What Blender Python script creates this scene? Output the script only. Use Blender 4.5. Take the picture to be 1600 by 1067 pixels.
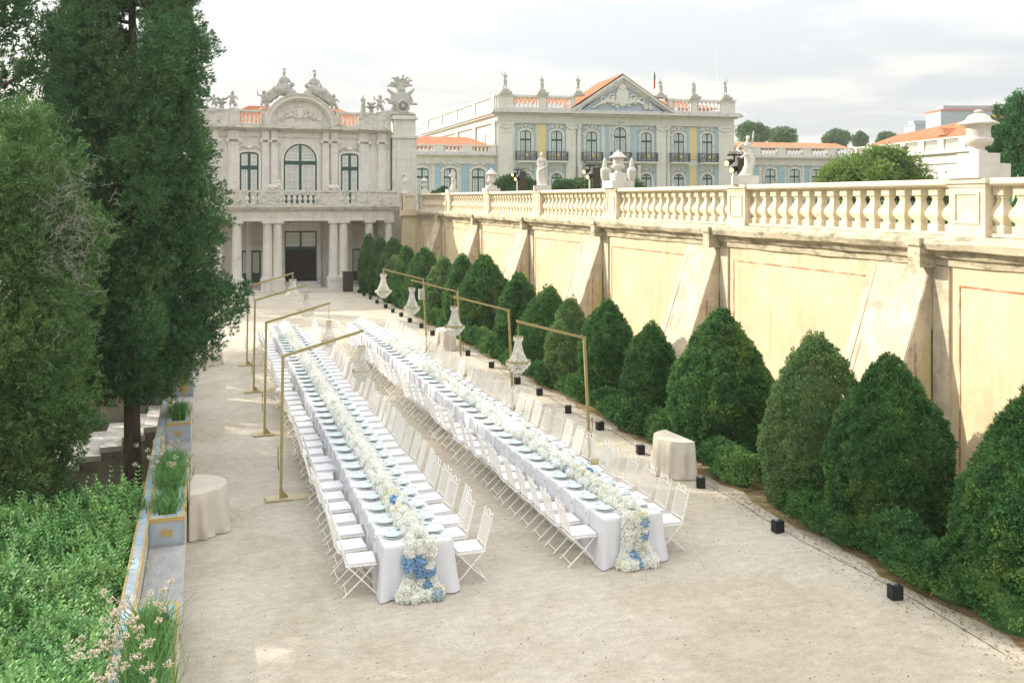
import bpy, math, random
import numpy as np
from mathutils import Vector, Matrix
for o in list(bpy.data.objects): bpy.data.objects.remove(o)
S = bpy.context.scene
COL = S.collection
R = math.radians
RNG = np.random.default_rng(7)
random.seed(7)
# ---------------------------------------------------------------- camera (level, shifted lens), eye 5.65 m above the gravel
F = 1450.; HC = 5.65; YH = 312.; CX = 800.
TH = math.atan((CX - 320.) / F); CT, ST = math.cos(TH), math.sin(TH)
cam = bpy.data.cameras.new('camera'); co = bpy.data.objects.new('camera', cam); COL.objects.link(co); S.camera = co
cam.sensor_width = 36; cam.lens = F / 1600 * 36; cam.shift_y = -(533.5 - YH) / 1600
cam.clip_start = .05; cam.clip_end = 3000
co.location = (0, 0, HC); co.rotation_euler = (R(90), 0, -TH)
# ---------------------------------------------------------------- light
SUN_EL, SUN_AZ = R(25), R(-50)          # azimuth from +y towards +x
sd = Vector((math.sin(SUN_AZ) * math.cos(SUN_EL), math.cos(SUN_AZ) * math.cos(SUN_EL), math.sin(SUN_EL)))
sl = bpy.data.lights.new('sun', 'SUN'); sl.energy = 3.35; sl.angle = R(0.6); sl.color = (1, .91, .77)
so = bpy.data.objects.new('sun', sl); COL.objects.link(so); so.rotation_euler = sd.to_track_quat('Z', 'Y').to_euler()
so.location = (-20, 40, 30)
W = bpy.data.worlds.new('World'); S.world = W; W.use_nodes = True
nt = W.node_tree; nt.nodes.clear()
def N(t, **k):
    n = nt.nodes.new(t)
    for a, b in k.items(): setattr(n, a, b)
    return n
out = N('ShaderNodeOutputWorld'); bg = N('ShaderNodeBackground')
sky = N('ShaderNodeTexSky', sky_type='NISHITA', sun_disc=False)
sky.sun_elevation = SUN_EL; sky.sun_rotation = SUN_AZ; sky.air_density = 1.0; sky.dust_density = 3.0; sky.ozone_density = 1.0
tc = N('ShaderNodeTexCoord'); sep = N('ShaderNodeSeparateXYZ'); nt.links.new(tc.outputs['Generated'], sep.inputs[0])
zz = N('ShaderNodeMath', operation='MAXIMUM'); nt.links.new(sep.outputs[2], zz.inputs[0]); zz.inputs[1].default_value = 0
za = N('ShaderNodeMath', operation='ADD'); nt.links.new(zz.outputs[0], za.inputs[0]); za.inputs[1].default_value = .09
dx = N('ShaderNodeMath', operation='DIVIDE'); nt.links.new(sep.outputs[0], dx.inputs[0]); nt.links.new(za.outputs[0], dx.inputs[1])
dy = N('ShaderNodeMath', operation='DIVIDE'); nt.links.new(sep.outputs[1], dy.inputs[0]); nt.links.new(za.outputs[0], dy.inputs[1])
cmb = N('ShaderNodeCombineXYZ'); nt.links.new(dx.outputs[0], cmb.inputs[0]); nt.links.new(dy.outputs[0], cmb.inputs[1])
mp = N('ShaderNodeMapping'); mp.inputs['Rotation'].default_value = (0, 0, R(-12)); mp.inputs['Scale'].default_value = (.62, .80, 1)
nt.links.new(cmb.outputs[0], mp.inputs[0])
n1 = N('ShaderNodeTexNoise'); n1.inputs['Scale'].default_value = 1.5; n1.inputs['Detail'].default_value = 9; n1.inputs['Roughness'].default_value = .52; n1.inputs['Distortion'].default_value = .4
nt.links.new(mp.outputs[0], n1.inputs[0])
r1 = N('ShaderNodeValToRGB'); r1.color_ramp.elements[0].position = .45; r1.color_ramp.elements[1].position = .66
nt.links.new(n1.outputs[0], r1.inputs[0])
sk = N('ShaderNodeMix', data_type='RGBA', blend_type='MULTIPLY'); sk.inputs[0].default_value = 1
nt.links.new(sky.outputs[0], sk.inputs[6]); sk.inputs[7].default_value = (.062, .060, .058, 1)
veil = N('ShaderNodeMix', data_type='RGBA'); veil.inputs[0].default_value = .68      # thin high overcast
nt.links.new(sk.outputs[2], veil.inputs[6]); veil.inputs[7].default_value = (.525, .545, .565, 1)
mx = N('ShaderNodeMix', data_type='RGBA'); mx.inputs[7].default_value = (.60, .585, .53, 1)
fm = N('ShaderNodeMath', operation='MULTIPLY'); fm.inputs[1].default_value = .8; nt.links.new(r1.outputs[0], fm.inputs[0])
nt.links.new(fm.outputs[0], mx.inputs[0]); nt.links.new(veil.outputs[2], mx.inputs[6])
# overcast dome: brighter overhead than at the horizon, brightest towards the low sun
gz = N('ShaderNodeMapRange'); gz.inputs[1].default_value = .12; gz.inputs[2].default_value = .75; gz.inputs[3].default_value = 1.0; gz.inputs[4].default_value = 2.35; nt.links.new(sep.outputs[2], gz.inputs[0])
vd = N('ShaderNodeVectorMath', operation='DOT_PRODUCT'); nt.links.new(tc.outputs['Generated'], vd.inputs[0]); vd.inputs[1].default_value = tuple(sd)
vp = N('ShaderNodeMath', operation='POWER'); vm = N('ShaderNodeMath', operation='MAXIMUM'); vm.inputs[1].default_value = 0; nt.links.new(vd.outputs['Value'], vm.inputs[0]); nt.links.new(vm.outputs[0], vp.inputs[0]); vp.inputs[1].default_value = 5
gl = N('ShaderNodeMix', data_type='RGBA', blend_type='ADD'); nt.links.new(vp.outputs[0], gl.inputs[0]); nt.links.new(mx.outputs[2], gl.inputs[6]); gl.inputs[7].default_value = (.16, .12, .01, 1)
nt.links.new(gl.outputs[2], bg.inputs[0]); nt.links.new(gz.outputs[0], bg.inputs[1])
nt.links.new(bg.outputs[0], out.inputs[0])
S.view_settings.view_transform = 'Standard'; S.view_settings.look = 'None'; S.view_settings.gamma = 1; S.view_settings.exposure = .92
S.render.engine = 'CYCLES'
S.cycles.max_bounces = 6; S.cycles.transparent_max_bounces = 8; S.cycles.transmission_bounces = 4; S.cycles.glossy_bounces = 3

# ---------------------------------------------------------------- helpers
def dirw(px, py):
    a = px - CX; return (a * CT + F * ST, -a * ST + F * CT, -(py - YH))
def Gp(px, py, z=0.):
    x, y, w = dirw(px, py); t = (z - HC) / w; return (x * t, y * t, z)
def Xp(px, py, x0):
    x, y, w = dirw(px, py); t = x0 / x; return (x0, y * t, HC + w * t)
def Yp(px, py, y0):
    x, y, w = dirw(px, py); t = y0 / y; return (x * t, y0, HC + w * t)
def Dp(px, py, D):
    "point at camera distance D along the view axis"
    x, y, w = dirw(px, py); t = D / F; return (x * t, y * t, HC + w * t)

MATS = {}
def mat(name, c1, c2=None, scale=3., rough=.8, bump=0., bscale=20., metal=0., c3=None, s3=1.2, t3=(.5, .7), stretch=(1, 1, 1), island=0., trans=0., spec=.3, detail=6, streak=None, alpha=None, transm=0., emit=None):
    "noise mottled procedural material; c3: blotches; streak: vertical weather stains (colour, amount)"
    if name in MATS: return MATS[name]
    m = bpy.data.materials.new(name); m.use_nodes = True; t = m.node_tree; t.nodes.clear()
    def n(ty, **k):
        q = t.nodes.new(ty)
        for a, b in k.items(): setattr(q, a, b)
        return q
    L = t.links.new
    o = n('ShaderNodeOutputMaterial'); p = n('ShaderNodeBsdfPrincipled')
    g = n('ShaderNodeNewGeometry'); mpg = n('ShaderNodeMapping'); mpg.inputs['Scale'].default_value = stretch; L(g.outputs['Position'], mpg.inputs[0])
    c2 = c2 or tuple(x * .8 for x in c1)
    def rgba(c): return tuple(c) + (1,)
    no = n('ShaderNodeTexNoise'); no.inputs['Scale'].default_value = scale; no.inputs['Detail'].default_value = detail; no.inputs['Roughness'].default_value = .6; L(mpg.outputs[0], no.inputs[0])
    ra = n('ShaderNodeValToRGB'); ra.color_ramp.elements[0].position = .35; ra.color_ramp.elements[1].position = .65
    ra.color_ramp.elements[0].color = rgba(c2); ra.color_ramp.elements[1].color = rgba(c1); L(no.outputs[0], ra.inputs[0])
    col = ra.outputs[0]
    def mixin(fac, colr, prev, mul=1.):
        mm = n('ShaderNodeMix', data_type='RGBA')
        if mul != 1.:
            ml = n('ShaderNodeMath', operation='MULTIPLY'); ml.inputs[1].default_value = mul; L(fac, ml.inputs[0]); fac = ml.outputs[0]
        L(fac, mm.inputs[0]); L(prev, mm.inputs[6]); mm.inputs[7].default_value = rgba(colr); return mm.outputs[2]
    if c3:
        nb = n('ShaderNodeTexNoise'); nb.inputs['Scale'].default_value = s3; nb.inputs['Detail'].default_value = 8; nb.inputs['Roughness'].default_value = .65; L(mpg.outputs[0], nb.inputs[0])
        rb = n('ShaderNodeValToRGB'); rb.color_ramp.elements[0].position = t3[0]; rb.color_ramp.elements[1].position = t3[1]; L(nb.outputs[0], rb.inputs[0])
        col = mixin(rb.outputs[0], c3, col)
    if streak:
        ms = n('ShaderNodeMapping'); ms.inputs['Scale'].default_value = (5, 5, .35); L(g.outputs['Position'], ms.inputs[0])
        ns = n('ShaderNodeTexNoise'); ns.inputs['Scale'].default_value = 1.; ns.inputs['Detail'].default_value = 7; L(ms.outputs[0], ns.inputs[0])
        rs = n('ShaderNodeValToRGB'); rs.color_ramp.elements[0].position = .5; rs.color_ramp.elements[1].position = .78; L(ns.outputs[0], rs.inputs[0])
        col = mixin(rs.outputs[0], streak[0], col, streak[1])
    if island:
        hv = n('ShaderNodeHueSaturation'); mr = n('ShaderNodeMapRange'); mr.inputs[3].default_value = 1 - island; mr.inputs[4].default_value = 1 + island
        L(g.outputs['Random Per Island'], mr.inputs[0]); L(mr.outputs[0], hv.inputs['Value']); L(col, hv.inputs['Color']); col = hv.outputs[0]
    L(col, p.inputs['Base Color']); p.inputs['Roughness'].default_value = rough; p.inputs['Metallic'].default_value = metal
    p.inputs['Specular IOR Level'].default_value = spec
    if transm: p.inputs['Transmission Weight'].default_value = transm
    if alpha is not None: p.inputs['Alpha'].default_value = alpha
    if emit: p.inputs['Emission Color'].default_value = rgba(emit[0]); p.inputs['Emission Strength'].default_value = emit[1]
    if bump:
        nb2 = n('ShaderNodeTexNoise'); nb2.inputs['Scale'].default_value = bscale; nb2.inputs['Detail'].default_value = 5; L(g.outputs['Position'], nb2.inputs[0])
        bu = n('ShaderNodeBump'); bu.inputs['Strength'].default_value = bump; bu.inputs['Distance'].default_value = .02; L(nb2.outputs[0], bu.inputs['Height']); L(bu.outputs[0], p.inputs['Normal'])
    sh = p.outputs[0]
    if trans:
        tr = n('ShaderNodeBsdfTranslucent'); L(col, tr.inputs[0]); ms_ = n('ShaderNodeMixShader'); ms_.inputs[0].default_value = trans
        L(sh, ms_.inputs[1]); L(tr.outputs[0], ms_.inputs[2]); sh = ms_.outputs[0]
    L(sh, o.inputs[0]); MATS[name] = m; return m

class MB:
    def __init__(s): s.V = []; s.Fc = []; s.n = 0
    def add(s, v, f):
        s.V.extend([tuple(map(float, q)) for q in v]); n = s.n; s.Fc.extend([tuple(i + n for i in q) for q in f]); s.n += len(v); return s
    def box(s, x0, x1, y0, y1, z0, z1):
        return s.add([(x0, y0, z0), (x1, y0, z0), (x1, y1, z0), (x0, y1, z0), (x0, y0, z1), (x1, y0, z1), (x1, y1, z1), (x0, y1, z1)],
                     [(0, 3, 2, 1), (4, 5, 6, 7), (0, 1, 5, 4), (1, 2, 6, 5), (2, 3, 7, 6), (3, 0, 4, 7)])
    def prism(s, poly, a0, a1, ax='z'):
        "poly 2D (ccw) extruded along ax: z -> (x,y), y -> (x,z), x -> (y,z)"
        n = len(poly)
        def P(p, a): return (p[0], p[1], a) if ax == 'z' else ((p[0], a, p[1]) if ax == 'y' else (a, p[0], p[1]))
        v = [P(p, a0) for p in poly] + [P(p, a1) for p in poly]
        f = [tuple(range(n - 1, -1, -1)), tuple(range(n, 2 * n))] + [(i, (i + 1) % n, n + (i + 1) % n, n + i) for i in range(n)]
        return s.add(v, f)
    def lathe(s, prof, cx=0, cy=0, cz=0, n=14, rot=0., fold=0., nf=7, sx=1., sy=1., cap=True):
        v = []; f = []
        for (r, z) in prof:
            for i in range(n):
                a = rot + 2 * math.pi * i / n; rr = r * (1 + fold * math.sin(nf * a + z * 2.) * (1 if fold else 0))
                v.append((cx + sx * rr * math.cos(a), cy + sy * rr * math.sin(a), cz + z))
        m = len(prof)
        for j in range(m - 1):
            for i in range(n):
                k = (i + 1) % n; f.append((j * n + i, j * n + k, (j + 1) * n + k, (j + 1) * n + i))
        if cap: f.append(tuple(range(n - 1, -1, -1))); f.append(tuple((m - 1) * n + i for i in range(n)))
        return s.add(v, f)
    def tube(s, pts, r, n=6, r1=None):
        pts = [Vector(p) for p in pts]; m = len(pts); v = []; f = []
        for j, p in enumerate(pts):
            d = (pts[min(j + 1, m - 1)] - pts[max(j - 1, 0)]).normalized()
            u = d.cross(Vector((0, 0, 1)));
            if u.length < .05: u = d.cross(Vector((0, 1, 0)))
            u.normalize(); w = u.cross(d).normalized(); rr = r if r1 is None else r + (r1 - r) * j / (m - 1)
            for i in range(n):
                a = 2 * math.pi * i / n + math.pi / n; v.append(p + (u * math.cos(a) + w * math.sin(a)) * rr)
        for j in range(m - 1):
            for i in range(n):
                k = (i + 1) % n; f.append((j * n + i, j * n + k, (j + 1) * n + k, (j + 1) * n + i))
        f.append(tuple(range(n - 1, -1, -1))); f.append(tuple((m - 1) * n + i for i in range(n)))
        return s.add(v, f)
    def ell(s, c, r, n=10, m=7, rot=None):
        v = []; f = []; c = Vector(c); r = (r, r, r) if isinstance(r, (int, float)) else r
        for j in range(1, m):
            t = math.pi * j / m
            for i in range(n):
                a = 2 * math.pi * i / n; q = Vector((r[0] * math.sin(t) * math.cos(a), r[1] * math.sin(t) * math.sin(a), r[2] * math.cos(t)))
                if rot: q = rot @ q
                v.append(c + q)
        q = Vector((0, 0, r[2])); q = rot @ q if rot else q; v.append(c + q); v.append(c - q); T = len(v) - 2
        for j in range(m - 2):
            for i in range(n):
                k = (i + 1) % n; f.append((j * n + i, (j + 1) * n + i, (j + 1) * n + k, j * n + k))
        for i in range(n):
            k = (i + 1) % n; f.append((T, i, k)); f.append((T + 1, (m - 2) * n + k, (m - 2) * n + i))
        return s.add(v, f)
    def torus(s, c, Rr, r, axis='z', n=20, m=6, a0=0, a1=2 * math.pi):
        full = abs(a1 - a0 - 2 * math.pi) < 1e-6; pts = []
        k = n if full else n + 1
        v = []; f = []
        for i in range(k):
            a = a0 + (a1 - a0) * i / n
            for j in range(m):
                b = 2 * math.pi * j / m; rr = Rr + r * math.cos(b); h = r * math.sin(b)
                p = (rr * math.cos(a), rr * math.sin(a), h)
                if axis == 'y': p = (p[0], p[2], p[1])
                if axis == 'x': p = (p[2], p[0], p[1])
                v.append((c[0] + p[0], c[1] + p[1], c[2] + p[2]))
        for i in range(n):
            i2 = (i + 1) % k
            for j in range(m):
                j2 = (j + 1) % m; f.append((i * m + j, i2 * m + j, i2 * m + j2, i * m + j2))
        return s.add(v, f)
    def obj(s, name, m, parent=None, world=False, smooth=None):
        me = bpy.data.meshes.new(name); V = s.V
        if world and parent is not None:
            L = parent.location if parent.parent is None else parent.location + parent.parent.location
            V = [(a - L[0], b - L[1], c - L[2]) for a, b, c in V]
        me.from_pydata(V, [], s.Fc); me.validate(); me.update()
        return link(name, me, m, parent, smooth)

def link(name, me, m, parent=None, smooth=None):
    if m is not None: me.materials.clear(); me.materials.append(m)
    if smooth is not None: me.shade_smooth(); me.set_sharp_from_angle(angle=R(smooth))
    o = bpy.data.objects.new(name, me); COL.objects.link(o)
    if parent is not None: o.parent = parent
    return o
def np_obj(name, V, Q, m, parent=None, smooth=False):
    "big quad mesh from numpy arrays"
    me = bpy.data.meshes.new(name); V = np.asarray(V, np.float32); Q = np.asarray(Q, np.int32)
    me.vertices.add(len(V)); me.vertices.foreach_set('co', V.ravel()); me.loops.add(Q.size); me.loops.foreach_set('vertex_index', Q.ravel())
    me.polygons.add(len(Q)); me.polygons.foreach_set('loop_start', np.arange(0, Q.size, 4, dtype=np.int32))
    me.update(calc_edges=True)
    o = link(name, me, m, parent)
    if smooth: me.shade_smooth()
    return o
def tag(o, label=None, cat=None, group=None, kind=None):
    if label: o['label'] = label
    if cat: o['category'] = cat
    if group: o['group'] = group
    if kind: o['kind'] = kind
    return o
def empty(name, loc, label, cat, group=None, rz=0.):
    o = bpy.data.objects.new(name, None); COL.objects.link(o); o.location = loc; o.rotation_euler = (0, 0, rz); o.empty_display_size = .2
    return tag(o, label, cat, group)
def dup(root, loc=None, rz=None, label=None, group=None, cat=None, scale=None):
    def cp(o, par):
        c = o.copy(); COL.objects.link(c); c.parent = par
        if par is not None: c.matrix_parent_inverse = o.matrix_parent_inverse.copy()
        for ch in KIDS.get(o.name) or [x for x in o.children]: cp(ch, c)
        return c
    r = cp(root, None)
    if loc is not None: r.location = loc
    if rz is not None: r.rotation_euler = (0, 0, rz)
    if scale is not None: r.scale = scale
    if label: r['label'] = label
    if group: r['group'] = group
    if cat: r['category'] = cat
    return r
KIDS = {}
def remesh(mb, vox, name, m, parent=None, smooth_it=2):
    "fuse overlapping volumes into one continuous surface"
    me = bpy.data.meshes.new('t'); me.from_pydata(mb.V, [], mb.Fc); me.update()
    o = bpy.data.objects.new('t', me); COL.objects.link(o)
    md = o.modifiers.new('r', 'REMESH'); md.mode = 'VOXEL'; md.voxel_size = vox
    if smooth_it: sm = o.modifiers.new('s', 'SMOOTH'); sm.iterations = smooth_it; sm.factor = .5
    dg = bpy.context.evaluated_depsgraph_get(); me2 = bpy.data.meshes.new_from_object(o.evaluated_get(dg))
    bpy.data.objects.remove(o); bpy.data.meshes.remove(me); me2.name = name
    r = link(name, me2, m, parent); me2.shade_smooth(); return r
ONES = ['first', 'second', 'third', 'fourth', 'fifth', 'sixth', 'seventh', 'eighth', 'ninth', 'tenth', 'eleventh', 'twelfth', 'thirteenth', 'fourteenth', 'fifteenth', 'sixteenth', 'seventeenth', 'eighteenth', 'nineteenth']
def ordw(i):
    i += 1
    if i < 20: return ONES[i - 1]
    t, u = divmod(i, 10); T = {2: 'twent', 3: 'thirt', 4: 'fort'}[t]
    return T + 'ieth' if u == 0 else T + 'y-' + ONES[u - 1]
def wob(P, seed, f=1.):
    "cheap smooth 3D noise in about [-1,1] (numpy)"
    r = np.random.default_rng(seed); o = np.zeros(len(P))
    for k in range(6):
        d = r.normal(size=3); d /= np.linalg.norm(d); fr = f * (1 + .55 * k); o += np.sin(P @ d * fr * 2 + r.uniform(0, 6.28)) / (1 + .4 * k)
    return o / 2.6
def leaves(C, D, k, L, Wd, spread, rng, up=.25):
    "diamond leaves: k per centre, pointing about D"
    n = len(C) * k; c = np.repeat(C, k, 0); d = np.repeat(D, k, 0) + rng.normal(size=(n, 3)) * spread; d[:, 2] += up
    d /= np.linalg.norm(d, axis=1)[:, None] + 1e-9
    s = np.cross(d, rng.normal(size=(n, 3))); s /= np.linalg.norm(s, axis=1)[:, None] + 1e-9
    l = (L * rng.uniform(.6, 1.3, n))[:, None]; w = Wd * rng.uniform(.7, 1.2, n)[:, None] / 2
    c = c + rng.normal(size=(n, 3)) * L * .25
    V = np.stack([c, c + d * l * .5 + s * w, c + d * l, c + d * l * .5 - s * w], 1).reshape(-1, 3)
    return V, np.arange(n * 4).reshape(-1, 4)
def cat_np(parts):
    V = []; Q = []; n = 0
    for v, q in parts: V.append(v); Q.append(q + n); n += len(v)
    return np.concatenate(V), np.concatenate(Q)
def sph_grid(c, r, n=12, m=8):
    "closed quad ellipsoid as numpy (poles collapsed)"
    t = np.linspace(0, math.pi, m + 1); a = np.linspace(0, 2 * math.pi, n, endpoint=False)
    T, A = np.meshgrid(t, a, indexing='ij'); V = np.stack([r[0] * np.sin(T) * np.cos(A), r[1] * np.sin(T) * np.sin(A), r[2] * np.cos(T)], -1).reshape(-1, 3) + np.asarray(c)
    Q = [(j * n + i, (j + 1) * n + i, (j + 1) * n + (i + 1) % n, j * n + (i + 1) % n) for j in range(m) for i in range(n)]
    return V, np.array(Q)

# ---------------------------------------------------------------- materials
M_gravel = mat('gravel', (.56, .50, .41), (.48, .42, .33), 1.1, .95, .9, 60, c3=(.60, .54, .46), s3=.35, t3=(.45, .62), detail=12)
def gravel_detail(m):
    t = m.node_tree; L = t.links.new; p = [q for q in t.nodes if q.type == 'BSDF_PRINCIPLED'][0]; g = [q for q in t.nodes if q.type == 'NEW_GEOMETRY'][0]
    src = p.inputs['Base Color'].links[0].from_socket; prev = src
    for sc, lo, hi, dk, st in ((5., .40, .62, .90, (1, 1.6, 1)), (26., .35, .62, .86, (1, 1, 1)), (90., .32, .60, .74, (1, 1, 1))):
        mp_ = t.nodes.new('ShaderNodeMapping'); mp_.inputs['Scale'].default_value = st; L(g.outputs['Position'], mp_.inputs[0])
        n = t.nodes.new('ShaderNodeTexNoise'); n.inputs['Scale'].default_value = sc; n.inputs['Detail'].default_value = 6; n.inputs['Roughness'].default_value = .7; L(mp_.outputs[0], n.inputs[0])
        r = t.nodes.new('ShaderNodeMapRange'); r.inputs[1].default_value = lo; r.inputs[2].default_value = hi; r.inputs[3].default_value = dk; r.inputs[4].default_value = 1.08; L(n.outputs[0], r.inputs[0])
        mm = t.nodes.new('ShaderNodeMix'); mm.data_type = 'RGBA'; mm.blend_type = 'MULTIPLY'; mm.inputs[0].default_value = 1; L(prev, mm.inputs[6]); L(r.outputs[0], mm.inputs[7]); prev = mm.outputs[2]
    L(prev, p.inputs['Base Color'])
gravel_detail(M_gravel)
M_dirt = mat('hedge_soil', (.36, .27, .15), (.22, .16, .09), 5, 1, .9, 40, c3=(.16, .15, .05), s3=2.2, t3=(.5, .62))
M_lowsoil = mat('garden_soil', (.13, .10, .06), (.07, .055, .035), 3, 1, .8, 30)
M_terr = mat('terrace_ground', (.30, .30, .18), (.16, .22, .08), .6, 1, .4, 30)
M_wall = mat('cream_plaster', (.69, .59, .40), (.63, .52, .33), 1.3, .9, .35, 18, c3=(.58, .43, .28), s3=.6, t3=(.46, .66), streak=((.40, .34, .25), .6))
M_butt = mat('buttress_plaster', (.66, .57, .43), (.54, .45, .32), 2.2, .9, .35, 18, c3=(.38, .33, .26), s3=1.8, t3=(.50, .66), streak=((.34, .30, .24), .8))
M_bal = mat('balustrade_stone', (.68, .61, .47), (.62, .53, .38), 4, .85, .35, 30, c3=(.40, .34, .23), s3=2.2, t3=(.58, .78))
M_corn = mat('weathered_cornice', (.56, .49, .36), (.48, .41, .29), 4, .9, .5, 30, c3=(.20, .19, .14), s3=2.6, t3=(.47, .66), stretch=(1, 1, 2.4))
M_side_bounce = mat('ochre_bounce_tint', (.66, .54, .26), (.58, .47, .24), 1.5, .9, .3, 18, c3=(.45, .42, .30), s3=1.2, t3=(.52, .7))  # ochre stands in for warm bounce light on the shaded buttress sides
M_red = mat('red_line_paint', (.48, .22, .13), (.36, .16, .09), 9, .8, c3=(.60, .52, .40), s3=2.2, t3=(.48, .62))
M_pav = mat('pavilion_stone', (.67, .635, .575), (.61, .57, .505), 2, .85, .25, 25, c3=(.38, .36, .31), s3=.9, t3=(.55, .8), streak=((.30, .29, .25), .4))
M_pavc = mat('pavilion_cornice', (.62, .585, .52), (.53, .495, .43), 3, .9, .3, 25, c3=(.22, .22, .19), s3=2.2, t3=(.5, .7), stretch=(1, 1, 2.5))
M_pal = mat('palace_plaster', (.63, .605, .555), (.58, .55, .50), 1.2, .85, .15, 15, streak=((.40, .39, .35), .35))
M_palc = mat('palace_stone', (.58, .565, .53), (.49, .475, .44), 2, .9, .2, 15, c3=(.25, .26, .25), s3=1.6, t3=(.52, .75), stretch=(1, 1, 2))
M_blue = mat('blue_wash', (.31, .44, .50), (.27, .39, .46), 1.5, .9)
M_bluegrey = mat('bluegrey_wash', (.36, .41, .46), (.30, .35, .41), 1.5, .9)
M_yel = mat('yellow_wash', (.62, .52, .26), (.57, .47, .22), 1.5, .9)
M_green = mat('green_joinery', (.030, .085, .070), (.022, .066, .055), 4, .5)
M_white = mat('white_paint', (.74, .74, .70), (.68, .68, .64), 6, .6)
M_glass = mat('window_glass', (.34, .40, .43), (.20, .26, .29), .8, .15, spec=.6)
M_blind = mat('window_blind', (.55, .54, .47), (.46, .46, .40), .8, .6)
M_iron = mat('balcony_iron', (.05, .07, .065), (.04, .05, .05), 4, .5)
M_goldleaf = mat('gold_leaf', (.65, .42, .10), (.55, .34, .08), 4, .35, metal=.6)
M_roof = mat('clay_tiles', (.54, .20, .10), (.42, .15, .075), 3, .9, .2, 30, c3=(.56, .27, .16), s3=1.2, t3=(.5, .7))
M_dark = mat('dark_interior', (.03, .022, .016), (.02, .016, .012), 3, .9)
M_marble = mat('statue_marble', (.64, .60, .545), (.55, .50, .44), 5, .6, .15, 30, c3=(.40, .36, .30), s3=3.5, t3=(.58, .8))
M_lead = mat('grey_statue', (.44, .42, .38), (.36, .34, .30), 6, .7, .2, 30)
M_black = mat('black_metal', (.02, .02, .02), (.014, .014, .014), 6, .45)
M_brownb = mat('brown_box', (.07, .055, .04), (.05, .04, .03), 6, .7)
M_lamp = mat('lit_lamp', (1, .75, .35), rough=.4, emit=((1, .60, .20), 1.3))
M_gold = mat('gold_stand', (.40, .33, .15), (.34, .27, .11), 9, .42, metal=.35, spec=.5)
M_baseplate = mat('brass_plate', (.55, .47, .28), (.46, .38, .20), 4, .35, metal=.35, spec=.5)
M_linen = mat('white_tablecloth', (.68, .685, .72), (.64, .645, .69), 1.5, .85, .1, 60)
M_beige = mat('beige_linen', (.60, .54, .46), (.54, .48, .40), 3, .95, .2, 90)
M_chair = mat('ivory_metal', (.88, .86, .81), (.84, .81, .75), 8, .5, c3=(.60, .48, .32), s3=12, t3=(.62, .72))
M_cush = mat('white_cushion', (.74, .74, .77), (.70, .70, .73), 3, .9, .1, 60)
M_plate = mat('white_porcelain', (.76, .76, .72), (.72, .72, .68), 6, .25, spec=.5)
M_plateb = mat('seagreen_porcelain', (.60, .70, .72), (.56, .67, .69), 10, .25, spec=.5)
M_cut = mat('silver_cutlery', (.65, .62, .56), rough=.25, metal=.9)
M_glas2 = mat('clear_glass', (.93, .95, .95), (.9, .93, .93), 5, .05, spec=.6, alpha=.28)
M_cryst = mat('crystal_beads', (.92, .90, .84), (.70, .68, .62), 40, .06, spec=1., alpha=.62, island=.25)
M_fl_w = mat('white_petals', (.97, .97, .93), (.95, .95, .88), 14, .8, island=.03, trans=.3, c3=(.90, .92, .74), s3=7, t3=(.60, .8))
M_fl_b = mat('blue_petals', (.38, .58, .76), (.30, .49, .70), 16, .8, island=.25, trans=.15)
M_stem = mat('flower_leaves', (.13, .22, .06), (.09, .16, .05), 14, .8)
M_bench = mat('grey_marble_bench', (.40, .39, .385), (.32, .315, .31), 3, .6, .2, 30, c3=(.22, .22, .22), s3=4, t3=(.55, .75), stretch=(3, 1, 1))
M_step = mat('step_marble', (.78, .74, .69), (.68, .63, .58), 4, .7, .2, 30, c3=(.36, .33, .30), s3=2, t3=(.52, .7))
M_tileb = mat('pale_blue_tile', (.40, .43, .45), (.34, .38, .41), 5, .75)
M_tilebl = mat('blue_tile', (.24, .34, .44), (.36, .44, .50), 8, .7)
M_tiley = mat('ochre_tile', (.50, .36, .14), (.40, .28, .11), 10, .6)
M_tilec = mat('cream_tile', (.60, .55, .44), (.50, .46, .38), 8, .4)
M_render = mat('grey_render', (.42, .38, .31), (.32, .29, .23), 3, .95, .4, 25, c3=(.12, .11, .08), s3=1.5)
M_brick = mat('orange_coping', (.50, .19, .09), (.38, .14, .07), 5, .9)
M_bark = mat('bark', (.15, .115, .08), (.08, .06, .042), 6, .95, .8, 30, stretch=(3, 3, .4))
M_jun = mat('juniper_foliage', (.105, .235, .065), (.045, .140, .045), 2.2, .75, island=.38, trans=.22, c3=(.20, .30, .07), s3=1.1, t3=(.52, .75))
M_jun2 = mat('juniper_foliage_light', (.19, .30, .11), (.10, .21, .075), 2.4, .75, island=.38, trans=.25, c3=(.24, .30, .11), s3=1.6, t3=(.5, .75))
M_cyp = mat('cypress_foliage', (.095, .215, .075), (.045, .135, .052), 1.4, .8, island=.4, trans=.18, c3=(.17, .26, .08), s3=.9, t3=(.5, .75))
M_cyp2 = mat('cypress_foliage_olive', (.16, .28, .085), (.09, .20, .065), 1.4, .8, island=.4, trans=.25, c3=(.17, .23, .06), s3=.8, t3=(.52, .72))
M_twig = mat('dead_twigs', (.30, .29, .25), (.22, .21, .18), 5, .9)
M_laurel = mat('laurel_leaves', (.20, .41, .11), (.09, .26, .075), 3, .55, island=.4, trans=.28, c3=(.36, .52, .16), s3=1.8, t3=(.5, .72), spec=.5)
M_grass = mat('grass_blades', (.17, .34, .09), (.10, .24, .07), 6, .7, island=.35, trans=.3)
M_umbel = mat('umbel_flowers', (.72, .63, .52), (.58, .48, .36), 30, .8, island=.2)
M_hedge2 = mat('distant_foliage', (.10, .21, .07), (.05, .13, .045), 1.2, .8, island=.35, trans=.25, c3=(.20, .28, .07), s3=.5, t3=(.5, .7))
M_apt = mat('far_concrete', (.36, .39, .43), (.32, .35, .39), .15, .9)
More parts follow.
